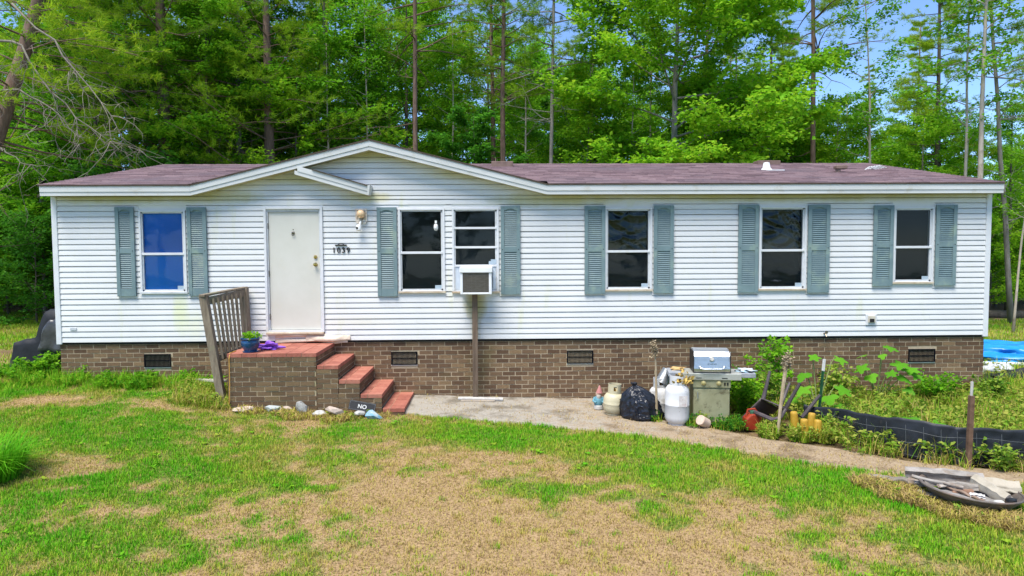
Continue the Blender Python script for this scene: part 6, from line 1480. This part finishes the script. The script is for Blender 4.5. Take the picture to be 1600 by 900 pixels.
def broad_plant(name, label, x, y, spec, seed):
    q = random.Random(seed); z = g1(x, y); t = thing(name, label, 'plant', (x, y, z)); mb = MB()
    for dx, dy, h, s, k in spec:
        pts = [(x, y, z), (x+dx*.3, y+dy*.3, z+h*.45), (x+dx*.8, y+dy*.8, z+h*.9), (x+dx, y+dy, z+h)]; mb.tube(pts, [.012, .010, .007, .005], 6)
        o = bpy.data.objects.new('leaf', BIGL[k % 3]); COL.objects.link(o); o.parent = t; o.location = (dx, dy, h); o.scale = (s, s, s)
        o.rotation_euler = (q.uniform(.1, .5), q.uniform(.15, .6), math.atan2(dy-.25, dx)+q.uniform(-.5, .5))
    mb.build('stem', STEM, t, smooth=True)
broad_plant('broad_leaved_plant', 'plant with wide lobed green leaves around the green fence post', 4.95, -1.35, [(-.25,-.1,.55,.30,0),(.05,-.25,.45,.27,1),(.28,-.05,.55,.28,2),(-.12,.15,.72,.26,1),(.30,.1,.95,.22,0),(-.05,.1,1.0,.20,2),(-.30,.1,.35,.26,0),(.2,-.2,.30,.24,1)], 3)
broad_plant('broad_leaved_plant', 'tall plant with bright lobed leaves against the bricks left of the right vent', 6.42, -.40, [(-.30,-.05,.70,.26,0),(-.20,-.1,.55,.24,1),(.08,-.05,1.02,.25,2),(.02,-.08,.88,.15,1),(.20,-.1,.75,.30,0),(.38,-.1,.65,.28,2),(.25,-.15,.55,.26,1),(.5,-.12,.58,.24,0),(-.22,.0,.85,.18,2),(.1,-.15,.6,.22,0),(.35,-.2,.34,.2,1)], 5)
broad_plant('broad_leaved_plant', 'low plant with two wide grey green leaves behind the fabric fence', 5.75, -2.45, [(-.1,-.1,.35,.26,1),(.15,-.15,.28,.24,0),(.05,.1,.22,.2,2)], 8)
# tall grass clump at the left edge
cl = thing('grass_clump', 'tall clump of broad bladed green grass at the left edge of the lawn', 'grass clump', (-5.66, -4.0, g1(-5.6, -4.0)))
n_ = 900; a = q.uniform(0, 6.28, n_); d = np.sqrt(q.random(n_))*.34
V, Q_, T_ = blades(np.stack([np.cos(a)*d, np.sin(a)*d, np.zeros(n_)], -1), a+q.normal(0, .7, n_), q.uniform(.25, .62, n_), q.uniform(.011, .02, n_), q.uniform(.3, .97, n_))
me = np_mesh('blades', V, [Q_, T_]); at_ = me.attributes.new('tint', 'FLOAT', 'POINT'); at_.data.foreach_set('value', np.repeat(np.clip(q.normal(.97, .1, n_), .5, 1), 5).astype(np.float32)); link('blades', me, GRASS, cl)
# dry clippings and litter lying on lawn and path
n_ = 2600; x = q.uniform(-1.2, 6.4, n_); y = yfront(x)+(yback(x)-yfront(x))*q.random(n_)**1.4; k = (fbm(x, y, 2.5) > .46); x, y = x[k], y[k]; n_ = len(x)
grass_obj('path_clippings', np.stack([x, y, gz(x, y)+.03], -1), q.uniform(0, 6.28, n_), q.uniform(.02, .08, n_), q.uniform(.004, .008, n_), q.uniform(.93, .99, n_), q.uniform(0, .3, n_), GRASS)
n_ = 5000; x = -13+q.normal(0, 5, n_); y = q.uniform(11, 18, n_); V = q.normal(0, 1, (n_, 3))
Vl, Fl = leaf_quads(np.stack([x, y, gz(x, y)+.02], -1), unit(V*np.array([1, 1, .1])), unit(np.array([0, 0, 1.])+V*.3), q.uniform(.06, .13, n_), q.uniform(.04, .08, n_)); o = link('leaf_litter', np_mesh('leaf_litter', Vl, Fl), DEAD); o['kind'] = 'stuff'
for i, (x, y, dx, dy) in enumerate([(-11.2, 10.4, 1.6, .9), (-12.0, 10.0, 1.3, 1.1), (-13.0, 11.0, 2.2, .3)]):
    o = MB().tube([(x, y, g1(x, y)+.03), (x+dx*.5, y+dy*.5+.1, g1(x, y)+.07), (x+dx, y+dy, g1(x, y)+.04)], [.03, .025, .015], 6).build('fallen_branch', TWIG); tag(o, ('nearest', 'middle', 'farthest')[i]+' bare fallen branch on the leaf litter left of the house', 'branch')
